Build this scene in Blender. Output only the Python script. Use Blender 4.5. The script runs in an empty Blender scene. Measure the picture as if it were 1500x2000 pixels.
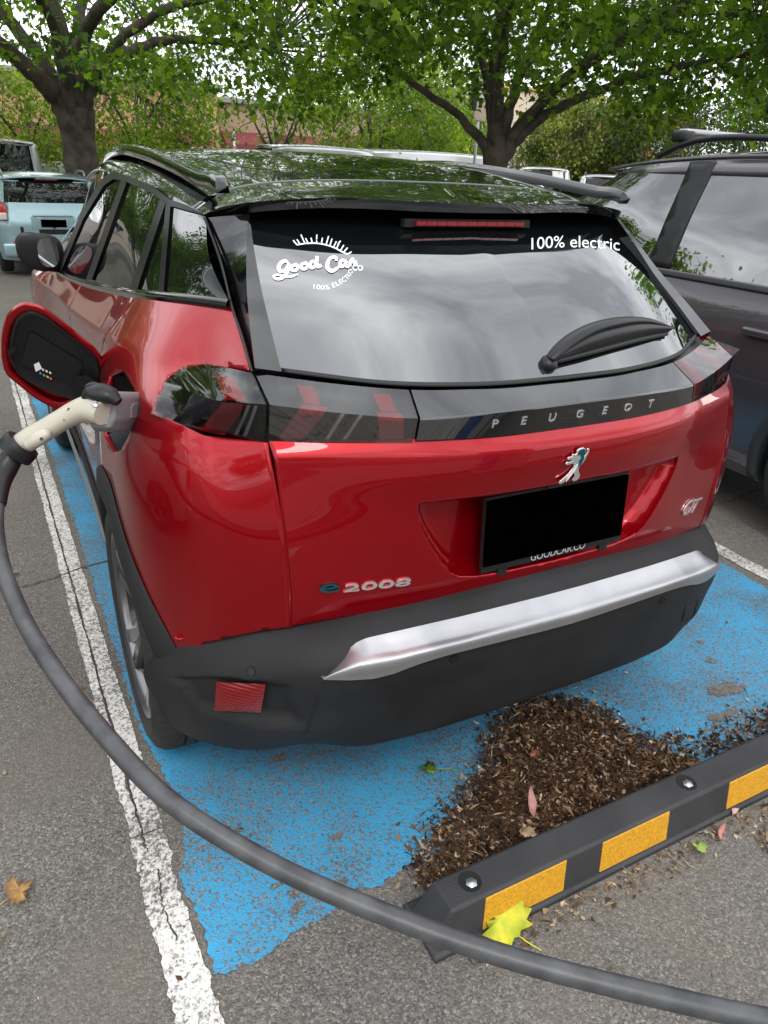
import bpy, bmesh, math, random
import numpy as np
from mathutils import Vector, Matrix
from mathutils.bvhtree import BVHTree
random.seed(7); RNG = np.random.default_rng(7)
scene = bpy.context.scene
COL = scene.collection
R = math.radians

# ------------------------------------------------------------------ camera
CP = np.array([-1.08201334, -0.994114942, 1.55035505])
YAW, PITCH, ROLL, FPX = 0.495884275, 0.442664895, 0.0456876947, 1415.68384
def _basis():
    cy, sy, cp, sp = math.cos(YAW), math.sin(YAW), math.cos(PITCH), math.sin(PITCH)
    f = np.array([sy*cp, cy*cp, -sp]); r = np.array([cy, -sy, 0.0]); u = np.cross(r, f)
    c, s = math.cos(ROLL), math.sin(ROLL)
    return c*r+s*u, -s*r+c*u, f
CR, CU, CF = _basis()
cam_data = bpy.data.cameras.new('camera'); cam = bpy.data.objects.new('camera', cam_data); COL.objects.link(cam)
cam_data.sensor_fit = 'VERTICAL'; cam_data.sensor_height = 24.0; cam_data.lens = FPX/2000*24.0
cam_data.clip_start = 0.05; cam_data.clip_end = 2000
M = Matrix.Identity(4)
for i in range(3):
    M[i][0] = CR[i]; M[i][1] = CU[i]; M[i][2] = -CF[i]; M[i][3] = CP[i]
cam.matrix_world = M
scene.camera = cam

# ------------------------------------------------------------------ sky and sun
SUN_EL, SUN_AZ = R(52), R(200)      # azimuth clockwise from +y
world = bpy.data.worlds.new('World'); scene.world = world; world.use_nodes = True
wn = world.node_tree.nodes; wl = world.node_tree.links; wn.clear()
def build_world():
    out = wn.new('ShaderNodeOutputWorld'); bg = wn.new('ShaderNodeBackground')
    sky = wn.new('ShaderNodeTexSky'); sky.sky_type = 'NISHITA'; sky.sun_disc = False
    sky.sun_elevation = SUN_EL; sky.sun_rotation = SUN_AZ; sky.air_density = 1.0; sky.dust_density = 1.5
    tc = wn.new('ShaderNodeTexCoord')
    # clouds seen on a flat layer overhead
    sep = wn.new('ShaderNodeSeparateXYZ'); wl.new(tc.outputs['Generated'], sep.inputs[0])
    mx = wn.new('ShaderNodeMath'); mx.operation = 'MAXIMUM'; mx.inputs[1].default_value = 0.0; wl.new(sep.outputs[2], mx.inputs[0])
    ad = wn.new('ShaderNodeMath'); ad.operation = 'ADD'; ad.inputs[1].default_value = 0.22; wl.new(mx.outputs[0], ad.inputs[0])
    dv = wn.new('ShaderNodeVectorMath'); dv.operation = 'DIVIDE'
    cb = wn.new('ShaderNodeCombineXYZ')
    for i in range(3): wl.new(ad.outputs[0], cb.inputs[i])
    wl.new(tc.outputs['Generated'], dv.inputs[0]); wl.new(cb.outputs[0], dv.inputs[1])
    mp = wn.new('ShaderNodeMapping'); mp.inputs['Scale'].default_value = (1.0, 1.6, 0.0); mp.inputs['Location'].default_value = (3.1, 1.7, 0); mp.inputs['Rotation'].default_value = (0, 0, R(28))
    wl.new(dv.outputs[0], mp.inputs[0])
    n1 = wn.new('ShaderNodeTexNoise'); n1.inputs['Scale'].default_value = 1.5; n1.inputs['Detail'].default_value = 8; n1.inputs['Roughness'].default_value = 0.55; n1.inputs['Distortion'].default_value = 0.5
    wl.new(mp.outputs[0], n1.inputs[0])
    r1 = wn.new('ShaderNodeValToRGB')
    e = r1.color_ramp.elements
    e[0].position = 0.36; e[0].color = (5.6, 5.8, 6.2, 1); e[1].position = 0.66; e[1].color = (15.5, 15.6, 15.8, 1)
    m = r1.color_ramp.elements.new(0.52); m.color = (10.0, 10.2, 10.6, 1)
    wl.new(n1.outputs[0], r1.inputs[0])
    mixn = wn.new('ShaderNodeMix'); mixn.data_type = 'RGBA'; mixn.inputs[0].default_value = 0.88
    wl.new(sky.outputs[0], mixn.inputs[6]); wl.new(r1.outputs[0], mixn.inputs[7])
    wl.new(mixn.outputs[2], bg.inputs[0]); bg.inputs[1].default_value = 0.15
    wl.new(bg.outputs[0], out.inputs[0])
build_world()
sd = bpy.data.lights.new('sun', 'SUN'); sun = bpy.data.objects.new('sun', sd); COL.objects.link(sun)
sd.energy = 0.9; sd.angle = R(16); sd.color = (1.0, 0.96, 0.9)
sdir = Vector((math.sin(SUN_AZ)*math.cos(SUN_EL), math.cos(SUN_AZ)*math.cos(SUN_EL), math.sin(SUN_EL)))
sun.rotation_euler = sdir.to_track_quat('Z', 'Y').to_euler(); sun.location = (0, 0, 30)
vs = scene.view_settings; vs.view_transform = 'Standard'; vs.look = 'None'; vs.exposure = 0.52; vs.gamma = 1.0; vs.use_curve_mapping = False
scene.cycles.max_bounces = 8; scene.cycles.transparent_max_bounces = 16; scene.cycles.caustics_reflective = False; scene.cycles.caustics_refractive = False

# ------------------------------------------------------------------ pixel <-> place helpers
def proj(P):
    d = np.atleast_2d(np.asarray(P, float)) - CP; z = d@CF
    z = np.where(np.abs(z) < 1e-6, 1e-6, z)
    return np.stack([750+FPX*(d@CR)/z, 1000-FPX*(d@CU)/z], -1)
def ray(px, py): return CF + CR*(px-750)/FPX - CU*(py-1000)/FPX
def on(px, py, axis, val):
    d = ray(px, py); t = (val-CP[axis])/d[axis]; return CP+t*d
def at_depth(px, py, depth): return CP + ray(px, py)*depth

# ------------------------------------------------------------------ mesh helpers
def obj(name, me, mat=None, parent=None, smooth=True, angle=None):
    if isinstance(me, bmesh.types.BMesh):
        bm = me; me = bpy.data.meshes.new(name); bm.to_mesh(me); bm.free()
    o = bpy.data.objects.new(name, me); COL.objects.link(o)
    if mat is not None and not me.materials: me.materials.append(mat)
    if smooth and len(me.polygons):
        me.polygons.foreach_set('use_smooth', np.ones(len(me.polygons), bool))
        if angle: me.set_sharp_from_angle(angle=R(angle))
    if parent is not None: o.parent = parent
    return o
def pydata(name, V, F, mat=None, parent=None, smooth=True, angle=None):
    me = bpy.data.meshes.new(name); me.from_pydata([tuple(map(float, v)) for v in V], [], [tuple(map(int, f)) for f in F]); me.update()
    return obj(name, me, mat, parent, smooth, angle)
def thing(name, label, cat, loc=(0, 0, 0), rz=0.0, group=None):
    o = bpy.data.objects.new(name, None); COL.objects.link(o); o.location = loc; o.rotation_euler = (0, 0, rz)
    return tag(o, label, cat, group)
def tag(o, label=None, cat=None, group=None, kind=None):
    if label: o['label'] = label
    if cat: o['category'] = cat
    if group: o['group'] = group
    if kind: o['kind'] = kind
    return o
def hermite(P, n, sharp=()):
    """interpolate control points P (k,3) with n samples per span"""
    P = np.asarray(P, float); k = len(P); out = []
    t = np.r_[0, np.cumsum(np.maximum(np.linalg.norm(np.diff(P, axis=0), axis=1), 1e-6))]
    m = np.zeros_like(P)
    sl = np.diff(P, axis=0)/np.diff(t)[:, None]
    ml, mr = np.zeros_like(P), np.zeros_like(P)
    for i in range(k):
        if i == 0: ml[i] = mr[i] = sl[0]
        elif i == k-1: ml[i] = mr[i] = sl[-1]
        elif i in sharp: ml[i] = sl[i-1]; mr[i] = sl[i]
        else:
            h0, h1 = t[i]-t[i-1], t[i+1]-t[i]
            ml[i] = mr[i] = (sl[i-1]*h1+sl[i]*h0)/(h0+h1)
    for i in range(k-1):
        h = t[i+1]-t[i]; s = np.linspace(0, 1, n, endpoint=False)[:, None]
        h00 = 2*s**3-3*s**2+1; h10 = s**3-2*s**2+s; h01 = -2*s**3+3*s**2; h11 = s**3-s**2
        out.append(h00*P[i]+h10*h*mr[i]+h01*P[i+1]+h11*h*ml[i+1])
    out.append(P[-1:])
    return np.concatenate(out)
def loft(rows, nu=6, nv=6, sharp_u=(), sharp_v=()):
    """rows: [row][col] control points -> dense grid (V,U,3)"""
    A = np.array([hermite(r, nu, sharp_u) for r in rows])
    B = np.array([hermite(A[:, j], nv, sharp_v) for j in range(A.shape[1])])
    return np.transpose(B, (1, 0, 2))
def grid_bm(G, flip=False, bm=None):
    bm = bm or bmesh.new(); nv, nu = G.shape[:2]
    vs_ = [[bm.verts.new(G[i, j]) for j in range(nu)] for i in range(nv)]
    for i in range(nv-1):
        for j in range(nu-1):
            q = [vs_[i][j], vs_[i][j+1], vs_[i+1][j+1], vs_[i+1][j]]
            if flip: q.reverse()
            try: bm.faces.new(q)
            except ValueError: pass
    return bm
def pip(pts, poly):
    poly = np.asarray(poly, float); x, y = pts[:, 0], pts[:, 1]; ins = np.zeros(len(pts), bool)
    j = len(poly)-1
    for i in range(len(poly)):
        xi, yi = poly[i]; xj, yj = poly[j]
        with np.errstate(divide='ignore', invalid='ignore'):
            c = ((yi > y) != (yj > y)) & (x < (xj-xi)*(y-yi)/(yj-yi+1e-15)+xi)
        ins ^= c; j = i
    return ins
AX = {'yz': (1, 2), 'xz': (0, 2), 'xy': (0, 1)}
def to2d(P, mode): return proj(P) if mode == 'px' else np.asarray(P)[:, list(AX[mode])]
def cut(bm, poly, mode='px', keep='in', closed=True):
    """cut a mesh along a 2-D outline (pixels seen from the camera, or a plane view) and keep one side"""
    poly = [np.asarray(p, float) for p in poly]; n = len(poly)
    for i in range(n):
        p0, p1 = poly[i], poly[(i+1) % n]
        if mode == 'px':
            a, b = ray(*p0), ray(*p1); no = np.cross(a, b); co = CP
        else:
            d = np.zeros(3); e = np.zeros(3); A = AX[mode]
            d[A[0]], d[A[1]] = p1-p0; co = np.zeros(3); co[A[0]], co[A[1]] = p0
            e[3-A[0]-A[1]] = 1; no = np.cross(e, d)
        if np.linalg.norm(no) < 1e-9: continue
        lo, hi = np.minimum(p0, p1), np.maximum(p0, p1)
        bm.verts.ensure_lookup_table()
        v2 = to2d(np.array([v.co for v in bm.verts]), mode)
        if i == 0:
            ext = 0.0; bm.verts.index_update()
            for e in bm.edges: ext = max(ext, np.abs(v2[e.verts[0].index]-v2[e.verts[1].index]).max()) if mode != 'px' else 0
            if mode == 'px':
                near = (v2[:, 0] > -600) & (v2[:, 0] < 2600) & (v2[:, 1] > -600) & (v2[:, 1] < 2600)
                ext = max([np.abs(v2[e.verts[0].index]-v2[e.verts[1].index]).max() for e in bm.edges if near[e.verts[0].index] and near[e.verts[1].index]] or [10])
        idx = np.nonzero(((v2 >= lo-ext) & (v2 <= hi+ext)).all(1))[0]
        fs = list({f for k in idx for f in bm.verts[k].link_faces})
        if not fs: continue
        geom = list({e for f in fs for e in f.edges}) + list({v for f in fs for v in f.verts}) + fs
        bmesh.ops.bisect_plane(bm, geom=geom, dist=1e-6, plane_co=co, plane_no=no)
    fs = list(bm.faces)
    if fs:
        c2 = to2d(np.array([f.calc_center_median() for f in fs]), mode)
        ins = pip(c2, poly)
        kill = [f for f, s in zip(fs, ins) if s != (keep == 'in')]
        bmesh.ops.delete(bm, geom=kill, context='FACES')
    return bm
def mirrored(bm, join=True):
    """mirror across x=0; join=True keeps both halves in the mesh"""
    if join:
        r = bmesh.ops.duplicate(bm, geom=bm.verts[:]+bm.edges[:]+bm.faces[:])
        nv = [g for g in r['geom'] if isinstance(g, bmesh.types.BMVert)]; nf = [g for g in r['geom'] if isinstance(g, bmesh.types.BMFace)]
        for v in nv: v.co.x = -v.co.x
        bmesh.ops.reverse_faces(bm, faces=nf)
        bmesh.ops.remove_doubles(bm, verts=bm.verts[:], dist=1e-4)
    else:
        for v in bm.verts: v.co.x = -v.co.x
        bmesh.ops.reverse_faces(bm, faces=bm.faces[:])
    return bm
def offset_bm(bm, d):
    bm.normal_update(); ns = [v.normal.copy() for v in bm.verts]
    for v, nn in zip(bm.verts, ns): v.co += nn*d
    return bm
def orient(bm, d):
    bm.normal_update(); d = Vector(d)
    if sum((f.normal.dot(d)*f.calc_area() for f in bm.faces)) < 0: bmesh.ops.reverse_faces(bm, faces=bm.faces[:])
    return bm
def solidify(o, t, off=-1.0):
    m = o.modifiers.new('thickness', 'SOLIDIFY'); m.thickness = t; m.offset = off; m.use_even_offset = False; return o
def bevel(o, w=0.004, seg=2, ang=35):
    m = o.modifiers.new('bevel', 'BEVEL'); m.width = w; m.segments = seg; m.limit_method = 'ANGLE'; m.angle_limit = R(ang); return o
def subsurf(o, l=2):
    m = o.modifiers.new('subdivision', 'SUBSURF'); m.levels = l; m.render_levels = l; return o
def box_bm(c, s, rot=None, bm=None):
    bm = bm or bmesh.new(); r = bmesh.ops.create_cube(bm, size=1.0)
    for v in r['verts']:
        p = Vector((v.co.x*s[0], v.co.y*s[1], v.co.z*s[2]))
        if rot is not None: p = rot @ p
        v.co = p+Vector(c)
    return bm
def frame_path(P):
    P = np.asarray(P, float); T = np.gradient(P, axis=0); T /= np.linalg.norm(T, axis=1)[:, None]
    up = np.array([0, 0, 1.0]) if abs(T[0][2]) < .9 else np.array([1.0, 0, 0])
    N = []; n = up-T[0]*(up@T[0]); n /= np.linalg.norm(n)
    for t in T:
        n = n-t*(n@t); n /= np.linalg.norm(n); N.append(n.copy())
    N = np.array(N); return T, N, np.cross(T, N)
def tube(P, rad, seg=12, bm=None, cap=True, flat=1.0):
    P = np.asarray(P, float); T, N, B = frame_path(P); rad = np.broadcast_to(np.asarray(rad, float), (len(P),))
    bm = bm or bmesh.new(); rings = []; made = []
    for p, n, b, r in zip(P, N, B, rad):
        rings.append([bm.verts.new(p+r*(math.cos(a)*n*flat+math.sin(a)*b)) for a in np.linspace(0, 2*math.pi, seg, endpoint=False)])
    for i in range(len(P)-1):
        for j in range(seg):
            made.append(bm.faces.new((rings[i][(j+1) % seg], rings[i][j], rings[i+1][j], rings[i+1][(j+1) % seg])))
    if cap:
        made.append(bm.faces.new(rings[0])); made.append(bm.faces.new(rings[-1][::-1]))
        bmesh.ops.recalc_face_normals(bm, faces=made)
    return bm
def lathe(profile, seg=48, axis='x', center=(0, 0, 0), bm=None, closed=False):
    """profile: list of (axial, radius)"""
    bm = bm or bmesh.new(); c = Vector(center); rings = []
    for a in np.linspace(0, 2*math.pi, seg, endpoint=False):
        ring = []
        for (t, r) in profile:
            if axis == 'x': p = Vector((t, r*math.cos(a), r*math.sin(a)))
            elif axis == 'z': p = Vector((r*math.cos(a), r*math.sin(a), t))
            else: p = Vector((r*math.cos(a), t, r*math.sin(a)))
            ring.append(bm.verts.new(p+c))
        rings.append(ring)
    n = len(profile)
    for i in range(seg):
        A, B = rings[i], rings[(i+1) % seg]
        for j in range(n if closed else n-1):
            k = (j+1) % n
            bm.faces.new((A[j], A[k], B[k], B[j]))
    bmesh.ops.remove_doubles(bm, verts=bm.verts[:], dist=1e-5)
    bmesh.ops.recalc_face_normals(bm, faces=bm.faces[:])
    return bm
def prism(poly, depth, place, bm=None):
    """extrude a 2-D outline; place(u,v,w)->3D, w from 0 to depth"""
    bm = bm or bmesh.new(); a = [bm.verts.new(place(u, v, 0)) for u, v in poly]; b = [bm.verts.new(place(u, v, depth)) for u, v in poly]
    n = len(poly)
    bm.faces.new(a[::-1]); bm.faces.new(b)
    for i in range(n): bm.faces.new((a[i], a[(i+1) % n], b[(i+1) % n], b[i]))
    bmesh.ops.recalc_face_normals(bm, faces=bm.faces[:])
    return bm

# ------------------------------------------------------------------ materials
def new_mat(name):
    m = bpy.data.materials.new(name); m.use_nodes = True; nt = m.node_tree
    return m, nt, nt.nodes['Principled BSDF']
def setp(b, **k):
    names = dict(color='Base Color', rough='Roughness', metal='Metallic', coat='Coat Weight', coat_rough='Coat Roughness', spec='Specular IOR Level', ior='IOR', trans='Transmission Weight', emit='Emission Color', emits='Emission Strength', alpha='Alpha', sheen='Sheen Weight')
    for a, v in k.items():
        i = b.inputs[names[a]]; i.default_value = (*v, 1) if (a in ('color', 'emit') and len(v) == 3) else v
def N(nt, t, **kw):
    n = nt.nodes.new(t)
    for k, v in kw.items():
        if k in n.inputs: n.inputs[k].default_value = v
        else: setattr(n, k, v)
    return n
def ramp(nt, stops):
    r = nt.nodes.new('ShaderNodeValToRGB'); e = r.color_ramp.elements
    e[0].position, e[0].color = stops[0][0], (*stops[0][1], 1); e[1].position, e[1].color = stops[-1][0], (*stops[-1][1], 1)
    for p, c in stops[1:-1]: x = e.new(p); x.color = (*c, 1)
    return r
def mat(name, color, rough=.5, metal=0., bump=0., bscale=200., var=0., vscale=8., **k):
    m, nt, b = new_mat(name); setp(b, color=color, rough=rough, metal=metal, **k)
    tc = N(nt, 'ShaderNodeTexCoord')
    if bump:
        n = N(nt, 'ShaderNodeTexNoise', Scale=bscale, Detail=3.0); nt.links.new(tc.outputs['Object'], n.inputs['Vector'])
        bp = N(nt, 'ShaderNodeBump', Strength=bump, Distance=.002); nt.links.new(n.outputs[0], bp.inputs['Height']); nt.links.new(bp.outputs[0], b.inputs['Normal'])
    if var:
        n = N(nt, 'ShaderNodeTexNoise', Scale=vscale, Detail=5.0); nt.links.new(tc.outputs['Object'], n.inputs['Vector'])
        c = np.array(color); r = ramp(nt, [(.3, tuple(c*(1-var))), (.7, tuple(np.minimum(c*(1+var), 1)))]); nt.links.new(n.outputs[0], r.inputs[0]); nt.links.new(r.outputs[0], b.inputs['Base Color'])
    return m
def paint(name, color, metal=.35, rough=.38, coat_ior=1.55):
    m, nt, b = new_mat(name); setp(b, color=color, metal=metal, rough=rough, coat=1.0, coat_rough=.02, spec=.15); b.inputs['Coat IOR'].default_value = coat_ior
    tc = N(nt, 'ShaderNodeTexCoord')
    # faint dust film
    n = N(nt, 'ShaderNodeTexNoise', Scale=3.0, Detail=8.0, Roughness=.7); nt.links.new(tc.outputs['Object'], n.inputs['Vector'])
    r = ramp(nt, [(.45, (.01,)*3), (.8, (.05,)*3)]); nt.links.new(n.outputs[0], r.inputs[0]); nt.links.new(r.outputs[0], b.inputs['Coat Roughness'])
    return m
def glass_dark(name, tint=(.004, .005, .006), rough=.015):
    m, nt, b = new_mat(name); setp(b, color=tint, rough=rough, spec=.5, ior=2.6, coat=0.0)
    return m
def clear_cover(name, tint=(.75, .75, .76), ior=1.9):
    """see-through gloss cover (lamp lens, car windows)"""
    m, nt, b = new_mat(name); nt.nodes.remove(b); out = nt.nodes['Material Output']
    t = N(nt, 'ShaderNodeBsdfTransparent'); t.inputs[0].default_value = (*tint, 1)
    g = N(nt, 'ShaderNodeBsdfGlossy'); g.inputs['Roughness'].default_value = .02
    fr = N(nt, 'ShaderNodeFresnel', IOR=ior)
    mx = N(nt, 'ShaderNodeMixShader'); nt.links.new(fr.outputs[0], mx.inputs[0]); nt.links.new(t.outputs[0], mx.inputs[1]); nt.links.new(g.outputs[0], mx.inputs[2]); nt.links.new(mx.outputs[0], out.inputs[0])
    return m
RED = paint('red_paint', (.31, .0001, .0050), .6, .30, 1.37)
BLACKGLOSS = paint('black_gloss_paint', (.003, .003, .0035), .0, .15, 1.6)
BARGLOSS = paint('piano_black_trim', (.002, .002, .0025), .0, .15, 1.85)
GLASS = glass_dark('tinted_glass')
GLASS2 = glass_dark('car_window_glass', (.006, .007, .008), .02); GLASS2.node_tree.nodes['Principled BSDF'].inputs['IOR'].default_value = 1.5
PLASTIC = mat('black_textured_plastic', (.015, .015, .0158), .58, bump=.5, bscale=900, var=.3, vscale=6, spec=.3)
PLASTIC2 = mat('black_satin_plastic', (.010, .010, .011), .38, spec=.35)
RUBBER = mat('tyre_rubber', (.018, .0175, .017), .75, bump=.3, bscale=300, var=.3, vscale=12)
SEAL = mat('black_rubber_seal', (.008, .008, .008), .6)
CHROME = mat('chrome', (.85, .86, .87), .16, .85)
SATIN = mat('satin_silver_trim', (.40, .40, .41), .32, .75, bump=.1, bscale=700, var=.06, vscale=15)
ALLOY = mat('machined_alloy', (.62, .62, .63), .28, 1.0)
RIMALLOY = mat('grey_alloy', (.22, .22, .23), .3, .9)
ALLOYDK = mat('dark_alloy', (.035, .035, .038), .3, .6, coat=.6)
REDLENS = mat('red_lens', (.50, .004, .01), .1, 0, coat=1.0, coat_rough=.02)
REDBLOCK = mat('red_lamp_block', (.60, .012, .02), .15, coat=.8)
LENS = clear_cover('smoked_lens_cover', (.62, .62, .63))
LENS2 = clear_cover('smoked_side_lens', (.6, .6, .61), 1.6)
WHITEINK = mat('white_vinyl', (.85, .85, .85), .45)
PLATE = mat('black_plate', (.0003, .0003, .0003), .95, spec=0.0)
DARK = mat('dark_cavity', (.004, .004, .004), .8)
# ================================================================== the red charging car
car = thing('parked_car', 'red compact SUV with black roof, plugged into a charging cable on the blue bay', 'car')
def P3(*a): return [np.array((-p[0], p[1], p[2])) for p in a]     # control points are given for the left side as (half width, y, z)

# --- flank and rear corner (left side), rows from belt line downwards
FL = [
 P3((.622,.600,1.262),(.650,.660,1.260),(.685,.745,1.256),(.722,.850,1.247),(.752,1.300,1.192),(.778,2.00,1.120),(.800,2.70,1.066),(.800,3.30,1.045),(.770,3.80,1.000),(.66,4.15,.93)),
 P3((.649,.385,1.173),(.705,.545,1.156),(.775,.650,1.143),(.815,.840,1.136),(.826,1.300,1.086),(.838,2.00,1.024),(.848,2.70,.985),(.876,3.30,.975),(.850,3.80,.93),(.72,4.20,.86)),
 P3((.654,.285,1.055),(.770,.375,1.052),(.832,.500,1.050),(.858,.840,1.045),(.842,1.300,.990),(.838,2.00,.930),(.850,2.70,.90),(.890,3.30,.905),(.870,3.80,.86),(.74,4.25,.78)),
 P3((.645,.245,.930),(.770,.322,.930),(.852,.450,.930),(.886,.840,.930),(.862,1.300,.860),(.846,2.00,.80),(.852,2.70,.78),(.898,3.30,.80),(.880,3.80,.76),(.75,4.28,.68)),
 P3((.637,.230,.800),(.768,.310,.800),(.862,.450,.795),(.900,.840,.790),(.876,1.300,.700),(.862,2.00,.62),(.866,2.70,.62),(.900,3.30,.66),(.882,3.80,.64),(.75,4.29,.56)),
 P3((.626,.238,.640),(.766,.318,.620),(.868,.460,.560),(.903,.840,.540),(.872,1.300,.450),(.850,2.00,.42),(.852,2.70,.42),(.890,3.30,.46),(.875,3.80,.46),(.74,4.28,.42)),
 P3((.625,.250,.500),(.760,.330,.480),(.862,.470,.400),(.890,.840,.330),(.840,1.300,.250),(.815,2.00,.22),(.815,2.70,.22),(.850,3.30,.24),(.840,3.80,.26),(.70,4.25,.25)),
]
FG = loft(FL, nu=14, nv=10, sharp_v=(1,))
def flank(): return grid_bm(FG, flip=False)
AY, AZ = .83, .36                # rear axle
FAY = 3.44
def circ(y, z, r, n=48): return [(y+r*math.cos(t), z+r*math.sin(t)) for t in np.linspace(0, 2*math.pi, n, endpoint=False)]
red = flank()
cut(red, circ(AY, AZ, .452), 'yz', 'out')
cut(red, circ(FAY, AZ, .44), 'yz', 'out')
# lower red edge: rear corner in picture, then the sill
LAMPCUT = [(300,801),(326,738),(348,724),(395,712),(484,722),(490,712),(510,712),(560,790),(540,866),(400,851),(345,826)]
below = [(556,1226),(480,1237),(400,1257),(362,1276),(326,1297),(310,1284),(300,1275),(300,1700),(700,1700),(700,1224.5),(572,1224.5)]
cut(red, below, 'px', 'out'); cut(red, LAMPCUT, 'px', 'out')
cut(red, [(1.0,.40),(3.2,.40),(3.2,-.2),(1.0,-.2)], 'yz', 'out')
cut(red, [(3.4,.42),(5,.42),(5,-.2),(3.4,-.2)], 'yz', 'out')
# charging inlet opening
INLET = [(236,716),(262,758),(273,795),(262,830),(248,868),(236,880),(222,884),(207,862),(196,820),(194,782),(206,744),(222,722)]
cut(red, [(214,735),(238,722),(262,758),(273,795),(262,830),(236,880),(222,884),(205,850),(204,780)], 'px', 'out')
# panel gaps: rear door shut line (drawn where it shows), front door shut lines as plane strips
def strip_yz(pts, w):
    pts = np.asarray(pts, float); T = np.gradient(pts, axis=0); T /= np.linalg.norm(T, axis=1)[:, None]; nn = np.stack([-T[:, 1], T[:, 0]], 1)
    return list(pts+nn*w/2)+list((pts-nn*w/2)[::-1])
cut(red, strip_yz([(.955,1.32),(1.06,1.16),(1.20,1.03),(1.28,.90),(1.30,.78),(1.285,.70),(1.30,.55),(1.34,.36)], .005), 'yz', 'out')
cut(red, strip_yz([(2.02,1.3),(2.05,.9),(2.03,.36)], .005), 'yz', 'out')
cut(red, strip_yz([(3.02,1.3),(3.08,.95),(2.98,.7),(2.96,.36)], .005), 'yz', 'out')
flank_l = obj('body_side', orient(red, (-1,-.3,0)), RED, car, angle=40); solidify(flank_l, .012)
tag(flank_l, 'red rear wing and doors with the charging inlet')
red2 = flank(); cut(red2, circ(AY, AZ, .452), 'yz', 'out'); cut(red2, circ(FAY, AZ, .44), 'yz', 'out')
cut(red2, below, 'px', 'out'); cut(red2, LAMPCUT, 'px', 'out')
cut(red2, [(1.0,.40),(3.2,.40),(3.2,-.2),(1.0,-.2)], 'yz', 'out'); cut(red2, [(3.4,.42),(5,.42),(5,-.2),(3.4,-.2)], 'yz', 'out')
for l in ([(.955,1.32),(1.06,1.16),(1.20,1.03),(1.28,.90),(1.30,.78),(1.285,.70),(1.30,.55),(1.34,.36)], [(2.02,1.3),(2.05,.9),(2.03,.36)], [(3.02,1.3),(3.08,.95),(2.98,.7),(2.96,.36)]): cut(red2, strip_yz(l, .005), 'yz', 'out')
flank_r = obj('body_side', orient(mirrored(red2, False), (1,-.3,0)), RED, car, angle=40); solidify(flank_r, .012)
# dark inner shell closing the car body
inner = grid_bm(FG); offset_bm(inner, -.03)
cut(inner, circ(AY, AZ, .40), 'yz', 'out'); cut(inner, circ(FAY, AZ, .40), 'yz', 'out')
cut(inner, [(240,715),(264,758),(276,795),(264,835),(238,886),(222,890),(203,850),(202,780),(212,735)], 'px', 'out')
obj('inner_shell', mirrored(inner), DARK, car)
fl_bvh = BVHTree.FromBMesh(flank())
def hit(px, py, bvh, lift=0.0):
    loc, no, i, d = bvh.ray_cast(Vector(CP), Vector(ray(px, py)).normalized())
    if loc is None:
        p = Vector(CP+ray(px, py)*float(np.linalg.norm(np.array(bvh.find_nearest(Vector(CP+ray(px, py)*2.0))[0])-CP)/np.linalg.norm(ray(px, py))))
        loc, no, i, d = bvh.find_nearest(p)
    if no.dot(Vector(ray(px, py))) > 0: no = -no
    return np.array(loc+no*lift), np.array(no)

# --- arch cladding
def cladding(ay, r0, r1, a0, a1, name, par, mirror=False, lip=.02):
    bvh = fl_bvh; rows = []; ang = np.linspace(a0, a1, 60)
    for rr, lift in ((r1, .002), (r1-.006, .010), ((r0+r1)/2, .013), (r0+.006, .014), (r0, .010), (r0-.002, -.03), (r0+.006, -.10)):
        row = []
        for t in ang:
            y, z = ay+rr*math.cos(t), AZ+rr*math.sin(t)
            loc, no, i, d = bvh.ray_cast(Vector((-3, y, z)), Vector((1, 0, 0)))
            x = loc.x if loc is not None else -.88
            row.append((x-lift, y, z))
        rows.append(row)
    bm = grid_bm(np.array(rows)); bmesh.ops.recalc_face_normals(bm, faces=bm.faces[:])
    if mirror: mirrored(bm, False)
    return obj(name, bm, PLASTIC, par)
for mir in (False, True):
    cladding(AY, .375, .455, R(-25), R(160), 'wheel_arch_trim', car, mir)
    cladding(FAY, .375, .442, R(-20), R(200), 'wheel_arch_trim', car, mir)
    # wheel housings
    for ay in (AY, FAY):
        bm = lathe([(-.86, .395), (-.60, .40), (-.60, .05)], 40, 'x', (0, ay, AZ))
        bmesh.ops.delete(bm, geom=[f for f in bm.faces if f.calc_center_median().z < .34 and f.calc_center_median().y < ay or f.calc_center_median().z < .2], context='FACES')
        if mir: mirrored(bm, False)
        obj('wheel_housing', bm, DARK, car)
    # sill: black with a bright strip
    rows = []
    for (dx, z) in ((.002, .405), (.018, .37), (.016, .30), (-.05, .23)):
        row = []
        for y in np.linspace(1.24, 3.03, 30):
            loc, no, i, d = fl_bvh.ray_cast(Vector((-3, y, max(z, .26))), Vector((1, 0, 0)))
            row.append((loc.x-dx, y, z))
        rows.append(row)
    bm = grid_bm(np.array(rows)); bmesh.ops.recalc_face_normals(bm, faces=bm.faces[:])
    if mir: mirrored(bm, False)
    sill = obj('sill', bm, PLASTIC, car)
    rows = []
    for (dx, z) in ((.018, .345), (.026, .335), (.026, .31), (.014, .30)):
        rows.append([(-(.845-.0+dx), y, z) for y in np.linspace(1.30, 2.98, 20)])
    bm = grid_bm(np.array(rows)); bmesh.ops.recalc_face_normals(bm, faces=bm.faces[:])
    if mir: mirrored(bm, False)
    obj('sill_strip', bm, SATIN, sill)

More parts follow.
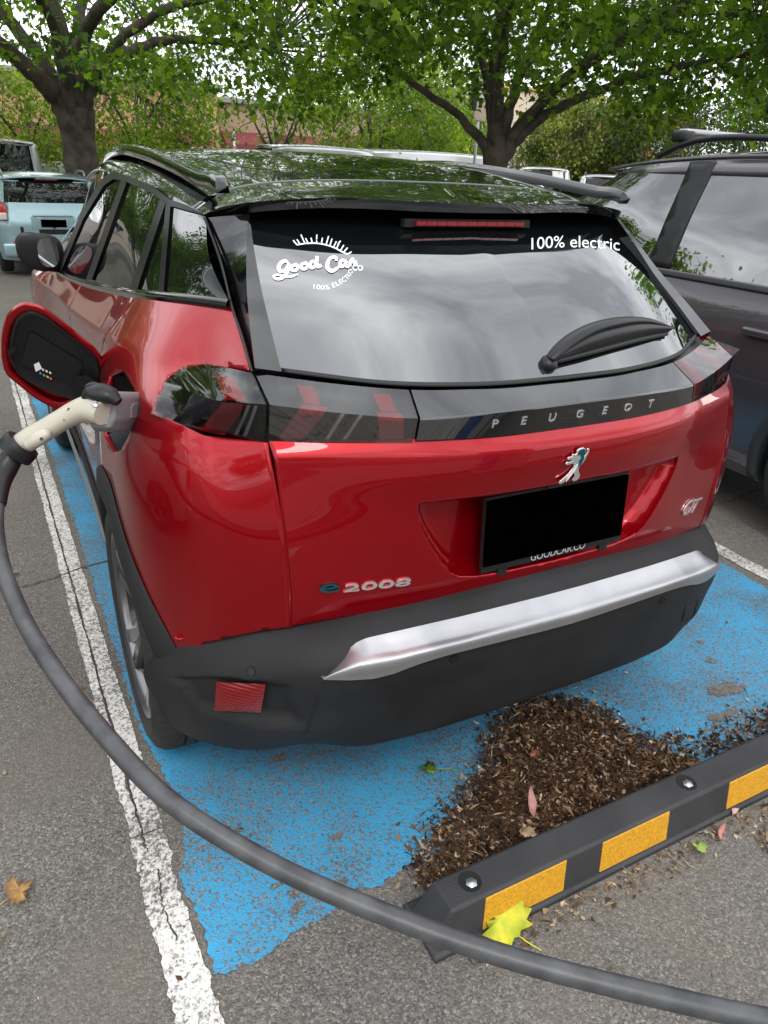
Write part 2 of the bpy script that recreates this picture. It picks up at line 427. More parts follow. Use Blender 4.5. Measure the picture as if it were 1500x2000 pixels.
# --- tailgate skin (left half, mirrored)
TG = [
 P3((0,.150,1.060),(.2,.155,1.062),(.376,.178,1.068),(.5,.222,1.066),(.652,.290,1.062)),
 P3((0,.125,1.030),(.2,.132,1.031),(.379,.161,1.031),(.5,.205,1.034),(.650,.266,1.036)),
 P3((0,.122,1.000),(.2,.129,1.001),(.379,.158,1.001),(.5,.200,1.003),(.648,.258,1.004)),
 P3((0,.134,.930),(.2,.140,.930),(.377,.165,.930),(.5,.200,.930),(.645,.245,.930)),
 P3((0,.138,.830),(.2,.144,.830),(.376,.167,.828),(.5,.199,.826),(.639,.236,.822)),
 P3((0,.140,.750),(.2,.146,.748),(.377,.169,.740),(.5,.199,.734),(.632,.235,.728)),
 P3((0,.150,.690),(.2,.155,.686),(.379,.176,.672),(.5,.205,.655),(.628,.240,.636)),
]
TGG = loft(TG, nu=18, nv=9)
tg_full = grid_bm(TGG)
tg_bvh = BVHTree.FromBMesh(mirrored(grid_bm(TGG)))
gate = thing('tailgate', None, None); gate.parent = car
tag(gate, 'red tailgate with black light bar')
tg = tg_full
cut(tg, [(572,1222.5),(500,1300),(500,1400),(1400,1400),(1400,1000),(1160,1078),(1060,1117),(980,1141),(900,1162),(800,1184),(700,1202),(620,1215)], 'px', 'out')
cut(tg, [(568,1224),(545,1100),(532,980),(526,890),(524,840),(400,840),(400,1300),(568,1300)], 'px', 'out')
REC = [(0,.930),(-.374,.930),(-.376,.905),(-.362,.865),(-.338,.820),(-.312,.780),(-.288,.752),(-.262,.736),(-.22,.728),(-.12,.724),(0,.722),(.05,.722),(.05,.930)]
cut(tg, REC, 'xz', 'out')
tailgate = obj('panel', orient(mirrored(tg), (0,-1,.2)), RED, gate, angle=28); solidify(tailgate, .010)
# plate recess: walls and floor
def rec_pts():
    out = [p for p in REC[:-2]]
    dense = []
    for a, b in zip(out[:-1], out[1:]):
        for t in np.linspace(0, 1, 6, endpoint=False): dense.append((a[0]+(b[0]-a[0])*t, a[1]+(b[1]-a[1])*t))
    dense.append(out[-1]); return dense
rp = rec_pts(); rows = []
for k, (ins, dy) in enumerate(((0, 0), (.004, .006), (.045, .035), (.085, .052), (.12, .055), (.5, .058), (.98, .060))):
    row = []
    for (x, z) in rp:
        loc, no, i, d = tg_bvh.ray_cast(Vector((x, -2, z)), Vector((0, 1, 0)))
        cx, cz = 0.0, .835
        s = 1-ins; s2 = 1-ins*.75 if z > .9 else 1-ins
        zz = cz+(z-cz)*(s2 if ins > .4 else (1-ins*(.35 if z > .9 else .8)))
        xx = x*s if k else x
        yb = (.140+.06*abs(xx)) if k > 2 else loc.y
        row.append((xx, yb+dy if k < 3 else .142+dy+.03*abs(xx), zz))
    rows.append(row)
bm = grid_bm(np.array(rows)); mirrored(bm); bmesh.ops.recalc_face_normals(bm, faces=bm.faces[:])
obj('plate_recess', bm, RED, gate, angle=50)
# --- light bar and lamps
BT = P3((0,.195,1.145),(.2,.205,1.146),(.367,.237,1.150),(.5,.292,1.159),(.650,.375,1.173))
BR = P3((0,.135,1.117),(.2,.142,1.115),(.379,.173,1.111),(.51,.222,1.120),(.651,.287,1.134))
BB = P3((0,.147,1.054),(.2,.150,1.057),(.386,.172,1.064),(.51,.220,1.062),(.655,.290,1.057))
BI = P3((0,.200,1.050),(.2,.205,1.052),(.386,.225,1.056),(.51,.270,1.055),(.655,.340,1.050))
BARG = loft([BT, BR, BB, BI], nu=24, nv=6, sharp_v=(1, 2))
nU = BARG.shape[1]
def sub(G, u0, u1): return G[:, u0:u1+1]
# find columns of the inner seam / outer seam
jj = 48
bm = mirrored(grid_bm(sub(BARG, 0, jj)))
bar = obj('light_bar', bm, BARGLOSS, gate, angle=30); bevel(bar, .003, 2, 25)
def inset_cols(G, d0, d1):
    G = G.copy(); a = G[:, 1]-G[:, 0]; G[:, 0] += a/np.linalg.norm(a, axis=1)[:, None]*d0
    b = G[:, -2]-G[:, -1]; G[:, -1] += b/np.linalg.norm(b, axis=1)[:, None]*d1; return G
def lamp(G, parent, name, blocks, mir):
    bm = grid_bm(G)
    if mir: mirrored(bm, False)
    root = obj(name, bm, LENS2 if name == 'outer_tail_lamp' else LENS, parent, angle=25)
    Hh = G.copy(); 
    hb = grid_bm(Hh); bmesh.ops.recalc_face_normals(hb, faces=hb.faces[:])
    # housing: same outline set 22 mm back (towards the car)
    nrm = np.array([0.35, .9, -.28]) if name == 'outer_tail_lamp' else np.array([.28, .93, -.3])
    hb.free(); Hh = G+nrm*.030
    hb = grid_bm(Hh)
    if mir: mirrored(hb, False)
    obj('lamp_housing', hb, PLASTIC2, root, angle=25)
    nv, nu = G.shape[:2]
    def S(u, v, d):
        fu, fv = u*(nu-1), v*(nv-1); i, j = min(int(fv), nv-2), min(int(fu), nu-2); a, b = fv-i, fu-j
        p = (G[i, j]*(1-a)*(1-b)+G[i+1, j]*a*(1-b)+G[i, j+1]*(1-a)*b+G[i+1, j+1]*a*b)
        return p+nrm*d
    for (kind, u0, u1, v0, v1, lean) in blocks:
        n = 8; A, Bk = [], []
        for k in range(n+1):
            v = v0+(v1-v0)*k/n; sh = lean*(v-v0)
            A.append((S(min(max(u0+sh, 0.01), .99), v, .008), S(min(max(u1+sh, 0.01), .99), v, .008)))
            Bk.append((S(min(max(u0+sh, 0.01), .99), v, .029), S(min(max(u1+sh, 0.01), .99), v, .029)))
        b2 = bmesh.new(); va = [[b2.verts.new(p) for p in q] for q in A]; vb = [[b2.verts.new(p) for p in q] for q in Bk]
        for k in range(n):
            b2.faces.new((va[k][0], va[k][1], va[k+1][1], va[k+1][0]))
            b2.faces.new((va[k][0], va[k+1][0], vb[k+1][0], vb[k][0])); b2.faces.new((va[k][1], vb[k][1], vb[k+1][1], va[k+1][1]))
        b2.faces.new((va[0][0], vb[0][0], vb[0][1], va[0][1])); b2.faces.new((va[n][0], va[n][1], vb[n][1], vb[n][0]))
        bmesh.ops.recalc_face_normals(b2, faces=b2.faces[:])
        if mir: mirrored(b2, False)
        obj('red_claw' if kind == 'r' else 'light_guide', b2, REDBLOCK if kind == 'r' else GUIDE, root, angle=30)
    return root
GUIDE = mat('clear_light_guide', (.55, .56, .58), .18, .3, coat=.8)
# v: 0 top edge, .33 ridge, .66 lower edge
inn = inset_cols(sub(BARG, jj, nU-1), .005, .004)[:13]
OT = P3((.650,.375,1.173),(.703,.530,1.160),(.768,.630,1.132))
OR = P3((.651,.287,1.134),(.737,.335,1.137),(.792,.590,1.112))
OB = P3((.655,.290,1.057),(.757,.388,1.052),(.832,.500,1.072))
OI = P3((.655,.330,1.050),(.745,.430,1.046),(.815,.540,1.066))
OUT = inset_cols(loft([OT, OR, OB], nu=16, nv=6, sharp_u=(1,), sharp_v=(1,)), .004, 0)
for mir in (False, True):
    lamp(inn, gate, 'tail_lamp', [('r', .12, .30, .42, .96, -.05), ('r', .62, .78, .42, .96, .28), ('g', .52, .545, .50, .95, .22), ('g', .40, .425, .50, .95, .25), ('r', .16, .28, .1, .40, -.05), ('r', .66, .76, .1, .40, .0)], mir)
    lamp(OUT, car, 'outer_tail_lamp', [('r', .22, .44, .52, .97, .25), ('r', .24, .44, .15, .48, -.1), ('g', .10, .13, .53, .95, .14), ('g', .17, .20, .53, .95, .14)], mir)
    bm = grid_bm(inset_cols(np.array(loft([OB, OI], nu=16, nv=2)), .004, 0))
    if mir: mirrored(bm, False)
    obj('lamp_lower_edge', bm, REDLENS, car)
# dark gap behind lamps
bm = mirrored(grid_bm(BARG+np.array([.01, .045, -.012]))); obj('lamp_backing', bm, DARK, gate)
for mir in (False, True):
    bm = grid_bm(loft([OT, OR, OB], 6, 4, (1,), (1,))+np.array([.03, .035, -.008]))
    if mir: mirrored(bm, False)
    obj('lamp_backing', bm, DARK, car)

# --- rear window, seals, side blades
GT_ = P3((0,.715,1.462),(.2,.722,1.461),(.36,.735,1.456),(.545,.757,1.447))
GM_ = P3((0,.440,1.322),(.2,.455,1.324),(.38,.502,1.326),(.572,.570,1.322))
GB_ = P3((0,.202,1.150),(.2,.212,1.151),(.40,.262,1.157),(.592,.372,1.172))
GG = loft([GT_, GM_, GB_], nu=14, nv=16)
glassb = mirrored(grid_bm(GG))
glass_bvh = BVHTree.FromBMesh(glassb)
rear_glass = obj('rear_window', glassb, GLASS, gate)
sl = []
for j, p in enumerate(GG[-1]):
    sl.append([p+np.array([0, -.004, -.001]), p+np.array([0, .003, .006])])
sl = np.array(sl).transpose(1, 0, 2); bm = mirrored(grid_bm(sl)); o = obj('window_seal', bm, SEAL, rear_glass); solidify(o, .003)
# third brake lamp and underside of spoiler are added with the roof
BLS = hermite(np.array([(-.625,.765,1.432),(-.620,.672,1.349),(-.620,.597,1.262),(-.632,.490,1.217),(-.650,.378,1.176)]), 10)      # body seam
BLR = hermite(np.array([(-.551,.685,1.446),(-.577,.620,1.385),(-.602,.550,1.320),(-.628,.455,1.248),(-.647,.372,1.184)]), 10)        # ridge
BLI = hermite(np.array([(-.546,.690,1.446),(-.562,.615,1.380),(-.574,.540,1.313),(-.587,.445,1.242),(-.597,.358,1.176)]), 10)        # inner edge
BLX = BLI+np.array([.004, .045, -.012])
blade = np.array([BLS+np.array([.006, .004, 0]), BLR, BLI, BLX])
for mir in (False, True):
    bm = grid_bm(loft(blade, nu=1, nv=3, sharp_v=(1, 2)))
    # lower end cap
    bm.verts.ensure_lookup_table()
    a = [bm.verts.new(p) for p in (BLR[-1], BLI[-1], BLI[-1]+np.array([-.004, .012, -.016]), BLR[-1]+np.array([0.0, .008, -.014]))]
    bm.faces.new(a)
    if mir: mirrored(bm, False)
    bl = obj('side_blade', bm, BLACKGLOSS, gate, angle=20)
    rail = np.array([BLS+np.array([-.002, -.001, .002]), BLS+np.array([.006, -.001, .002])])
    # bright line along the seam
    b2 = tube(BLS+np.array([-.003, -.004, .001]), .0035, 6)
    if mir: mirrored(b2, False)
    obj('edge_trim', b2, PLASTIC2, bl)

# --- roof with spoiler
def roof_z(a, y):
    zc = float(np.interp(y, [.59, .75, .95, 1.3, 1.7, 2.1, 2.45, 2.75], [1.481, 1.508, 1.535, 1.573, 1.594, 1.590, 1.565, 1.520]))
    q = a/.66
    return zc-.014*q**2-.030*q**4-.040*q**10
YS = [.84, .98, 1.15, 1.35, 1.6, 1.85, 2.1, 2.35, 2.6]
AS = [0, .15, .3, .42, .5, .56, .61, .645, .665]
rows = []
for y in YS:
    w = float(np.interp(y, [.84, 1.2, 1.7, 2.2, 2.6], [.645, .668, .678, .670, .655]))/.665
    rows.append([(-a*w, y+.0*a, roof_z(a, y)) for a in AS])
RG = loft(rows, nu=5, nv=6)
roof = obj('roof_skin', orient(mirrored(grid_bm(RG)), (0,0,1)), BLACKGLOSS, car, angle=50); solidify(roof, .015)
# spoiler: from roof gap back to trailing edge
TE = [(0,.592,1.482),(.15,.598,1.483),(.30,.618,1.486),(.40,.642,1.484),(.46,.660,1.479),(.52,.678,1.473),(.565,.700,1.466),(.600,.735,1.455),(.622,.765,1.441)]
rows = []
w0 = .645/.665
top = [(-a*w0, .834, roof_z(a, .834)) for a in AS]
rows.append(top)
for s in (.3, .6, .85, 1.0):
    r_ = []
    for k, (a, y, z) in enumerate(TE):
        p = np.array(top[k])*(1-s)+np.array((-a, y, z))*s
        dip = -.006*math.sin(math.pi*s)*(1 if .1 < a < .42 else .3)
        r_.append((p[0], p[1], p[2]+dip))
    rows.append(r_)
lip = [(-a, y+.004, z-.006) for (a, y, z) in TE]
lip2 = [(-a*.995, y+.016, z-.022) for (a, y, z) in TE]
und = [(-a*.93, y+.16, z-.022) for (a, y, z) in TE]
rows += [lip, lip2, und]
SG = loft(rows, nu=6, nv=5, sharp_v=(4, 6))
sp_bm = mirrored(grid_bm(SG)); bmesh.ops.recalc_face_normals(sp_bm, faces=sp_bm.faces[:])
spoiler = obj('roof_spoiler', sp_bm, BLACKGLOSS, gate, angle=40)
# third brake lamp
pts = [on(816, 441, 1, .606), on(1036, 437, 1, .606)]
b = bmesh.new()
for s in range(11):
    x0 = -.158+s*.0290
    box_bm((x0+.0145-.002, .622, 1.4345), (.0275, .016, .0095), None, b)
obj('brake_lamp', b, mat('brake_lamp_red', (.22, .002, .004), .2, coat=.6), spoiler, smooth=False)
obj('brake_lamp_frame', box_bm((0, .636, 1.4345), (.37, .02, .018)), DARK, spoiler, smooth=False)
# roof rails
for mir in (False, True):
    ctr = hermite(np.array([(-.590,.700,1.500),(-.594,.735,1.512),(-.600,.85,1.520),(-.606,1.1,1.543),(-.608,1.45,1.567),(-.606,1.8,1.578),(-.602,2.1,1.565),(-.600,2.28,1.540),(-.600,2.33,1.525)]), 10)
    rows = []
    n = len(ctr)
    for k, p in enumerate(ctr):
        s = min(1.0, k/7, (n-1-k)/7); h = .002+.018*s; w = .003+.015*s
        rows.append([p+np.array(q) for q in ((-w*.9, 0, -h*1.2), (-w, 0, -h*.2), (-w*.6, 0, h*.35), (w*.4, 0, h*.45), (w, 0, -.2*h), (w*.9, 0, -h*1.2), (-w*.9, 0, -h*1.2))])
    bm = grid_bm(np.array(rows)); bmesh.ops.recalc_face_normals(bm, faces=bm.faces[:])
    if mir: mirrored(bm, False)
    o = obj('roof_rail', bm, BLACKGLOSS, car, angle=55); bevel(o, .003, 2, 40)
# --- greenhouse sides
RE = [(-.625,.765,1.437),(-.652,.96,1.468),(-.668,1.3,1.492),(-.675,1.7,1.502),(-.668,2.1,1.488),(-.655,2.45,1.440),(-.665,2.80,1.315),(-.735,3.12,1.165),(-.790,3.30,1.075)]
BE = [(-.624,.602,1.266),(-.676,.72,1.259),(-.722,.85,1.248),(-.752,1.3,1.193),(-.768,1.7,1.150),(-.784,2.15,1.108),(-.798,2.65,1.070),(-.800,3.0,1.056),(-.800,3.31,1.048)]
# resample both at matching stations
mid = [((a[0]+b_[0])/2-.018, (a[1]+b_[1])/2, (a[2]+b_[2])/2) for a, b_ in zip(RE, BE)]
SGd = loft([RE, mid, BE], nu=12, nv=12)
def side(): return grid_bm(SGd)
side_bvh = BVHTree.FromBMesh(side())
for mir in (False, True):
    sg = side()
    if mir: mirrored(sg, False)
    bmesh.ops.recalc_face_normals(sg, faces=sg.faces[:])
    sw = obj('side_window', sg, GLASS, car)
    # pillars, frames and belt trim, a few mm proud
    def piece(poly, m, lift, name):
        b = side(); cut(b, poly, 'px', 'in')
        b.normal_update()
        if not b.faces: b.free(); return
        nsum = sum((f.normal for f in b.faces), Vector())
        if nsum.x > 0: bmesh.ops.reverse_faces(b, faces=b.faces[:])
        for v in b.verts: v.co.x -= lift; v.co.z += lift*.3
        if mir: mirrored(b, False)
        o = obj(name, b, m, sw); return o
    piece([(241,352),(251,358),(183,548),(172,545)], PLASTIC2, .006, 'door_pillar')
    piece([(317,390),(328,398),(268,580),(252,580)], PLASTIC2, .006, 'door_pillar')
    piece([(328,398),(337,403),(323,582),(312,582)], PLASTIC2, .005, 'quarter_pillar')
    piece([(200,352),(222,337),(250,341),(300,362),(337,391),(405,414),(411,424),(337,403),(300,378),(250,356),(225,351),(206,364),(165,430),(120,536),(112,532),(157,425)], PLASTIC2, .006, 'window_frame')
# belt trim
for mir in (False, True):
    BEh = hermite(np.array(BE), 10); rows = []
    for (dx, dz) in ((.003, .012), (-.007, .010), (-.010, .0), (-.007, -.012), (.004, -.016)):
        rows.append(BEh+np.array([dx, 0, dz]))
    bm = grid_bm(np.array(rows)); bmesh.ops.recalc_face_normals(bm, faces=bm.faces[:])
    if mir: mirrored(bm, False)
    obj('belt_trim', bm, BLACKGLOSS, car)
# windscreen, bonnet, front end
WS = [[(-.655*s, 2.62+.10*(1-abs(s))**1, 1.535 if abs(s) < .9 else 1.37) for s in (0, .5, .8, 1)], [(-.70*s, 2.98+.08*(1-s), 1.32-.09*s**3) for s in (0, .5, .8, 1)], [(-.79*s, 3.36+.10*(1-s), 1.06) for s in (0, .5, .8, 1)]]
obj('windscreen', mirrored(grid_bm(loft([P3(*[(-p[0], p[1], p[2]) for p in r]) for r in WS], 6, 6))), GLASS, car)
HB = [[(-.79*s, 3.35+.1*(1-s), 1.05+.03*(1-s)) for s in (0, .4, .8, 1)], [(-.80*s, 3.8+.05*(1-s), .99+.05*(1-s)) for s in (0, .4, .8, 1)], [(-.66*s, 4.15+.1*(1-s), .93+.01*(1-s)) for s in (0, .4, .8, 1)]]
obj('bonnet', mirrored(grid_bm(loft(HB, 6, 6))), RED, car)
FR = [[(-.66*s, 4.15+.1*(1-s), .93+.01*(1-s)) for s in (0, .4, .8, 1)], [(-.74*s, 4.28+.1*(1-s), .68) for s in (0, .4, .8, 1)], [(-.70*s, 4.25+.08*(1-s), .25) for s in (0, .4, .8, 1)]]
obj('front_bumper', mirrored(grid_bm(loft(FR, 6, 6))), BLACKGLOSS, car)
obj('underbody', box_bm((0, 2.2, .27), (1.45, 3.6, .08)), DARK, car, smooth=False)

# --- rear bumper
def bc(*p): return P3(*p)
BUMP = [
 bc((0,.170,.706),(.2,.178,.702),(.38,.200,.686),(.5,.225,.672),(.626,.262,.650),(.72,.308,.624),(.80,.368,.586),(.862,.455,.518),(.892,.540,.45)),
 bc((0,.128,.690),(.2,.132,.687),(.38,.152,.672),(.5,.180,.658),(.626,.226,.640),(.72,.282,.606),(.806,.352,.562),(.872,.445,.496),(.902,.535,.43)),
 bc((0,.098,.662),(.2,.100,.660),(.38,.116,.648),(.5,.140,.636),(.62,.176,.615),(.72,.240,.572),(.812,.325,.522),(.880,.435,.462),(.905,.530,.41)),
 bc((0,.078,.640),(.2,.080,.637),(.38,.094,.620),(.5,.112,.606),(.605,.146,.590),(.72,.226,.548),(.815,.318,.502),(.882,.432,.445),(.905,.528,.395)),
 bc((0,.072,.600),(.2,.074,.597),(.38,.086,.588),(.5,.104,.577),(.605,.140,.560),(.72,.224,.518),(.815,.318,.472),(.880,.432,.420),(.903,.525,.375)),
 bc((0,.082,.500),(.2,.084,.500),(.38,.096,.495),(.5,.116,.487),(.605,.152,.470),(.72,.232,.440),(.812,.325,.410),(.874,.436,.370),(.895,.520,.34)),
 bc((0,.098,.400),(.2,.100,.400),(.38,.112,.396),(.5,.134,.390),(.60,.170,.380),(.71,.248,.355),(.800,.338,.330),(.858,.440,.300),(.880,.512,.28)),
 bc((0,.110,.352),(.2,.112,.352),(.38,.124,.348),(.5,.148,.343),(.60,.205,.340),(.70,.270,.305),(.780,.350,.280),(.83,.44,.255),(.855,.50,.24)),
 bc((0,.24,.300),(.2,.24,.300),(.38,.25,.300),(.5,.26,.298),(.60,.28,.290),(.68,.32,.262),(.74,.38,.240),(.79,.45,.225),(.82,.50,.22)),
]
BUG = loft(BUMP, nu=12, nv=9)
bu_bvh = BVHTree.FromBMesh(mirrored(grid_bm(BUG)))
bb = grid_bm(BUG)
# fog lamp pocket (left half, mirrored): push the surface in round the lamp
FOGC = [(421,1334),(518,1338),(508,1394),(418,1390)]
bb.verts.ensure_lookup_table()
q = proj(np.array([v.co for v in bb.verts]))
poly = np.array([(335,1322),(430,1322),(560,1338),(598,1420),(545,1425),(430,1408),(385,1395)], float)
ctrp = poly.mean(0)
ins = pip(q, poly)
for v, s, qq in zip(bb.verts, ins, q):
    if s:
        # depth grows from the left edge to the lamp, floor ledge below
        d = min(1.0, np.abs(qq-ctrp).max()/1e9+1.0)
        e = min(np.min(np.hypot(*(np.array([poly[i]+(poly[(i+1) % len(poly)]-poly[i])*t for i in range(len(poly)) for t in np.linspace(0, 1, 12)])-qq).T))/18, 1.0)
        v.co += Vector((.25, .85, .1)).normalized()*.022*e
bumper = obj('rear_bumper', mirrored(bb), PLASTIC, car, angle=60)
tag(bumper, 'black plastic rear bumper with silver strip')
# fog lamps
def fog_mat():
    m, nt, b = new_mat('ribbed_red_lens'); setp(b, color=(.40,.004,.010), rough=.2, coat=.3, coat_rough=.05)
    tc = N(nt, 'ShaderNodeTexCoord'); w = N(nt, 'ShaderNodeTexWave', Scale=38.0, bands_direction='Z'); nt.links.new(tc.outputs['Object'], w.inputs[0])
    bp = N(nt, 'ShaderNodeBump', Strength=.35, Distance=.002); nt.links.new(w.outputs[1], bp.inputs['Height']); nt.links.new(bp.outputs[0], b.inputs['Normal'])
    r = ramp(nt, [(0, (.09,.001,.002)), (1, (.26,.002,.005))]); nt.links.new(w.outputs[1], r.inputs[0]); nt.links.new(r.outputs[0], b.inputs['Base Color'])
    return m
FOGM = fog_mat()
for mir in (False, True):
    p0, p1, p2, p3 = [hit(*p, bu_bvh)[0] for p in FOGC]
    nn = np.cross(p1-p0, p3-p0); nn /= np.linalg.norm(nn); nn = nn if nn[1] < 0 else -nn
    G = np.zeros((9, 9, 3))
    for i in range(9):
        for j in range(9):
            u, v = j/8, i/8
            G[i, j] = (p0*(1-u)+p1*u)*(1-v)+(p3*(1-u)+p2*u)*v+nn*(-.003+.008*(math.sin(math.pi*u)**.6)*(math.sin(math.pi*v)**.6))
    bm = grid_bm(G); bmesh.ops.recalc_face_normals(bm, faces=bm.faces[:])
    if bm.faces[:] and sum((f.normal for f in bm.faces), Vector()).y > 0: bmesh.ops.reverse_faces(bm, faces=bm.faces[:])
    if mir: mirrored(bm, False)
    obj('fog_lamp', bm, FOGM, bumper)
# silver strip on the bumper
def row_px(pix, ya, n=60):
    """a line of picture points laid on the surface y = f(half width); resampled over the half width"""
    P_ = np.array(pix, float); t = np.r_[0, np.cumsum(np.hypot(*np.diff(P_, axis=0).T))]; q = np.linspace(0, t[-1], 240); X = np.interp(q, t, P_[:, 0]); Y = np.interp(q, t, P_[:, 1]); out = []
    for x, y in zip(X, Y):
        d = ray(x, y); a = .3
        for _ in range(30):
            yy = float(np.interp(abs(a), *ya)); tt = (yy-CP[1])/d[1]; p = CP+d*tt; a = .5*a+.5*abs(p[0])
        out.append(p)
    out = np.array(out); k = np.searchsorted(out[:, 0], 0.0)
    f = (0-out[k-1, 0])/(out[k, 0]-out[k-1, 0]); out = np.vstack([out[:k], out[k-1]*(1-f)+out[k]*f])
    s_ = np.r_[0, np.cumsum(np.linalg.norm(np.diff(out, axis=0), axis=1))]; qq = np.linspace(0, s_[-1], n)
    return np.stack([np.interp(qq, s_, out[:, i]) for i in range(3)], 1)
SA = [0, .2, .38, .5, .56, .62, .68]
topR = row_px([(633,1323),(650,1303),(676,1272),(697,1254),(716,1246),(760,1236),(900,1204),(1060,1164),(1250,1113)], (SA, [.100,.102,.116,.138,.152,.168,.20]))
midU = row_px([(632,1325),(652,1310),(690,1287),(722,1278),(770,1271),(905,1240),(1060,1198),(1250,1147)], (SA, [.066,.068,.080,.104,.120,.146,.19]))
midL = row_px([(632,1326),(655,1314),(700,1297),(740,1290),(790,1281),(905,1254),(1060,1214),(1250,1163)], (SA, [.050,.052,.063,.087,.105,.134,.18]))
lowR = row_px([(632,1328),(680,1329),(730,1326),(770,1316),(800,1304),(822,1296),(850,1287),(885,1277),(960,1258),(1060,1233),(1250,1182)], (SA, [.051,.053,.064,.088,.106,.134,.18]))
lowB = lowR+np.array([.0, .03, -.002])
stg = loft(np.array([topR, midU, midL, lowR, lowB]), nu=1, nv=6, sharp_v=(3,))
bm = mirrored(grid_bm(stg)); bmesh.ops.recalc_face_normals(bm, faces=bm.faces[:])
strip = obj('silver_strip', bm, SATIN, bumper, angle=45)
# bumper panel joints
def ribbon_on(pix, bvh, w, lift, name, m, parent, sub_=6):
    P = hermite(np.array([hit(x, y, bvh, lift)[0] for x, y in pix]), sub_)
    b = tube(P, w, 5); return obj(name, b, m, parent)
o = ribbon_on([(632,1328),(618,1370),(606,1405),(597,1432)], bu_bvh, .0024, .0004, 'panel_joint', SEAL, bumper)
# parking sensors
for (x, y, r_) in ((490,1312,.011),(886,1287,.010),(1293,1172,.010)):
    c, nn = hit(x, y, bu_bvh, .0)
    q = Vector(nn).to_track_quat('Z', 'Y').to_matrix()
    b = lathe([(-.004,0),(.0015,0),(.0015,r_*.78),(.0005,r_*.82),(.0025,r_*.86),(.0025,r_),(-.003,r_*1.04)], 28, 'z')
    for v in b.verts: v.co = q@v.co+Vector(c)
    obj('parking_sensor', b, PLASTIC2, bumper, angle=40)
# tow-eye cover on the right
tc4 = [hit(x, y, bu_bvh, .0015)[0] for x, y in ((1340,1183),(1362,1174),(1354,1202),(1331,1214))]
b = tube(np.array(tc4+[tc4[0]]), .0012, 5); obj('tow_eye_cover', b, SEAL, bumper)
# small dimple on the red corner
c, nn = hit(352, 1243, fl_bvh, .0)
q = Vector(nn).to_track_quat('Z', 'Y').to_matrix()
b = lathe([(.001,0),(.001,.006),(.003,.010),(.0005,.0125)], 24, 'z')
for v in b.verts: v.co = q@v.co+Vector(c)
obj('corner_sensor', b, RED, car)

# number plate, blank black, with frame
pc = [on(*p, 1, .165) for p in ((935,976),(1206,938),(1215,1049),(947,1099))]
PX0, PX1 = -.205, .205; PZ0, PZ1 = .752, .908
def plate_pt(u, v, w): return Vector((PX0+(PX1-PX0)*u, .158-.022*0+ (v)*.012 - w, PZ0+(PZ1-PZ0)*v))
pl = obj('number_plate', prism([(0,0),(1,0),(1,1),(0,1)], .014, plate_pt), PLATE, gate, smooth=False)
fr = obj('plate_frame', prism([(-.01,-.12),(1.01,-.12),(1.01,1.04),(-.01,1.04)], .008, plate_pt), PLASTIC2, pl, smooth=False)
for u in (.10, .84):
    obj('frame_clip', prism([(u,-.20),(u+.06,-.20),(u+.06,-.10),(u,-.10)], .012, plate_pt), PLASTIC2, fr, smooth=False)
obj('frame_clip', prism([(.40,1.02),(.50,1.02),(.50,1.08),(.40,1.08)], .012, plate_pt), PLASTIC2, fr, smooth=False)

# --- lettering
def text_bm(txt, size=1.0, extrude=0.0, spacing=1.0, bold=0.0):
    cu = bpy.data.curves.new('letters', 'FONT'); cu.body = txt; cu.size = size; cu.extrude = extrude; cu.align_x = 'LEFT'; cu.resolution_u = 6; cu.space_character = spacing; cu.offset = bold
    o = bpy.data.objects.new('letters', cu); COL.objects.link(o)
    dg = bpy.context.evaluated_depsgraph_get(); dg.update()
    me = bpy.data.meshes.new_from_object(o.evaluated_get(dg)); bpy.data.objects.remove(o); bpy.data.curves.remove(cu)
    b = bmesh.new(); b.from_mesh(me); bpy.data.meshes.remove(me); return b
def bend(b, fn):
    for v in b.verts: v.co = Vector(fn(v.co.x, v.co.y, v.co.z))
    bmesh.ops.recalc_face_normals(b, faces=b.faces[:]); return b
def bbox(b):
    A = np.array([v.co for v in b.verts]); return A.min(0), A.max(0)
# maker name: seven chrome letters along the bar, pixel centres along the photo
bar_bvh = BVHTree.FromBMesh(mirrored(grid_bm(BARG)))
name_root = None
LP = [(967,827),(1023,821),(1078,815),(1132,808),(1181,801),(1226,795),(1270,788)]
for ch, (x, y) in zip('PEUGEOT', LP):
    b = text_bm(ch, 1.0, .08, 1.0, .012); lo, hi = bbox(b); c0 = (lo+hi)/2
    c, nn = hit(x, y, bar_bvh, .001)
    ux = np.cross(np.array([0, 0, 1.0]), -nn); ux = ux/np.linalg.norm(ux)*(1 if ux[0]*1 > 0 else -1); uz = np.cross(nn, ux); uz = uz if uz[2] > 0 else -uz
    hgt = .0185; s = hgt/(hi[1]-lo[1])
    bend(b, lambda X, Y, Z: c+ux*(X-c0[0])*s*1.15+uz*(Y-c0[1])*s+nn*(Z*s*.5))
    obj('chrome_letter', b, CHROME, bar, angle=30)
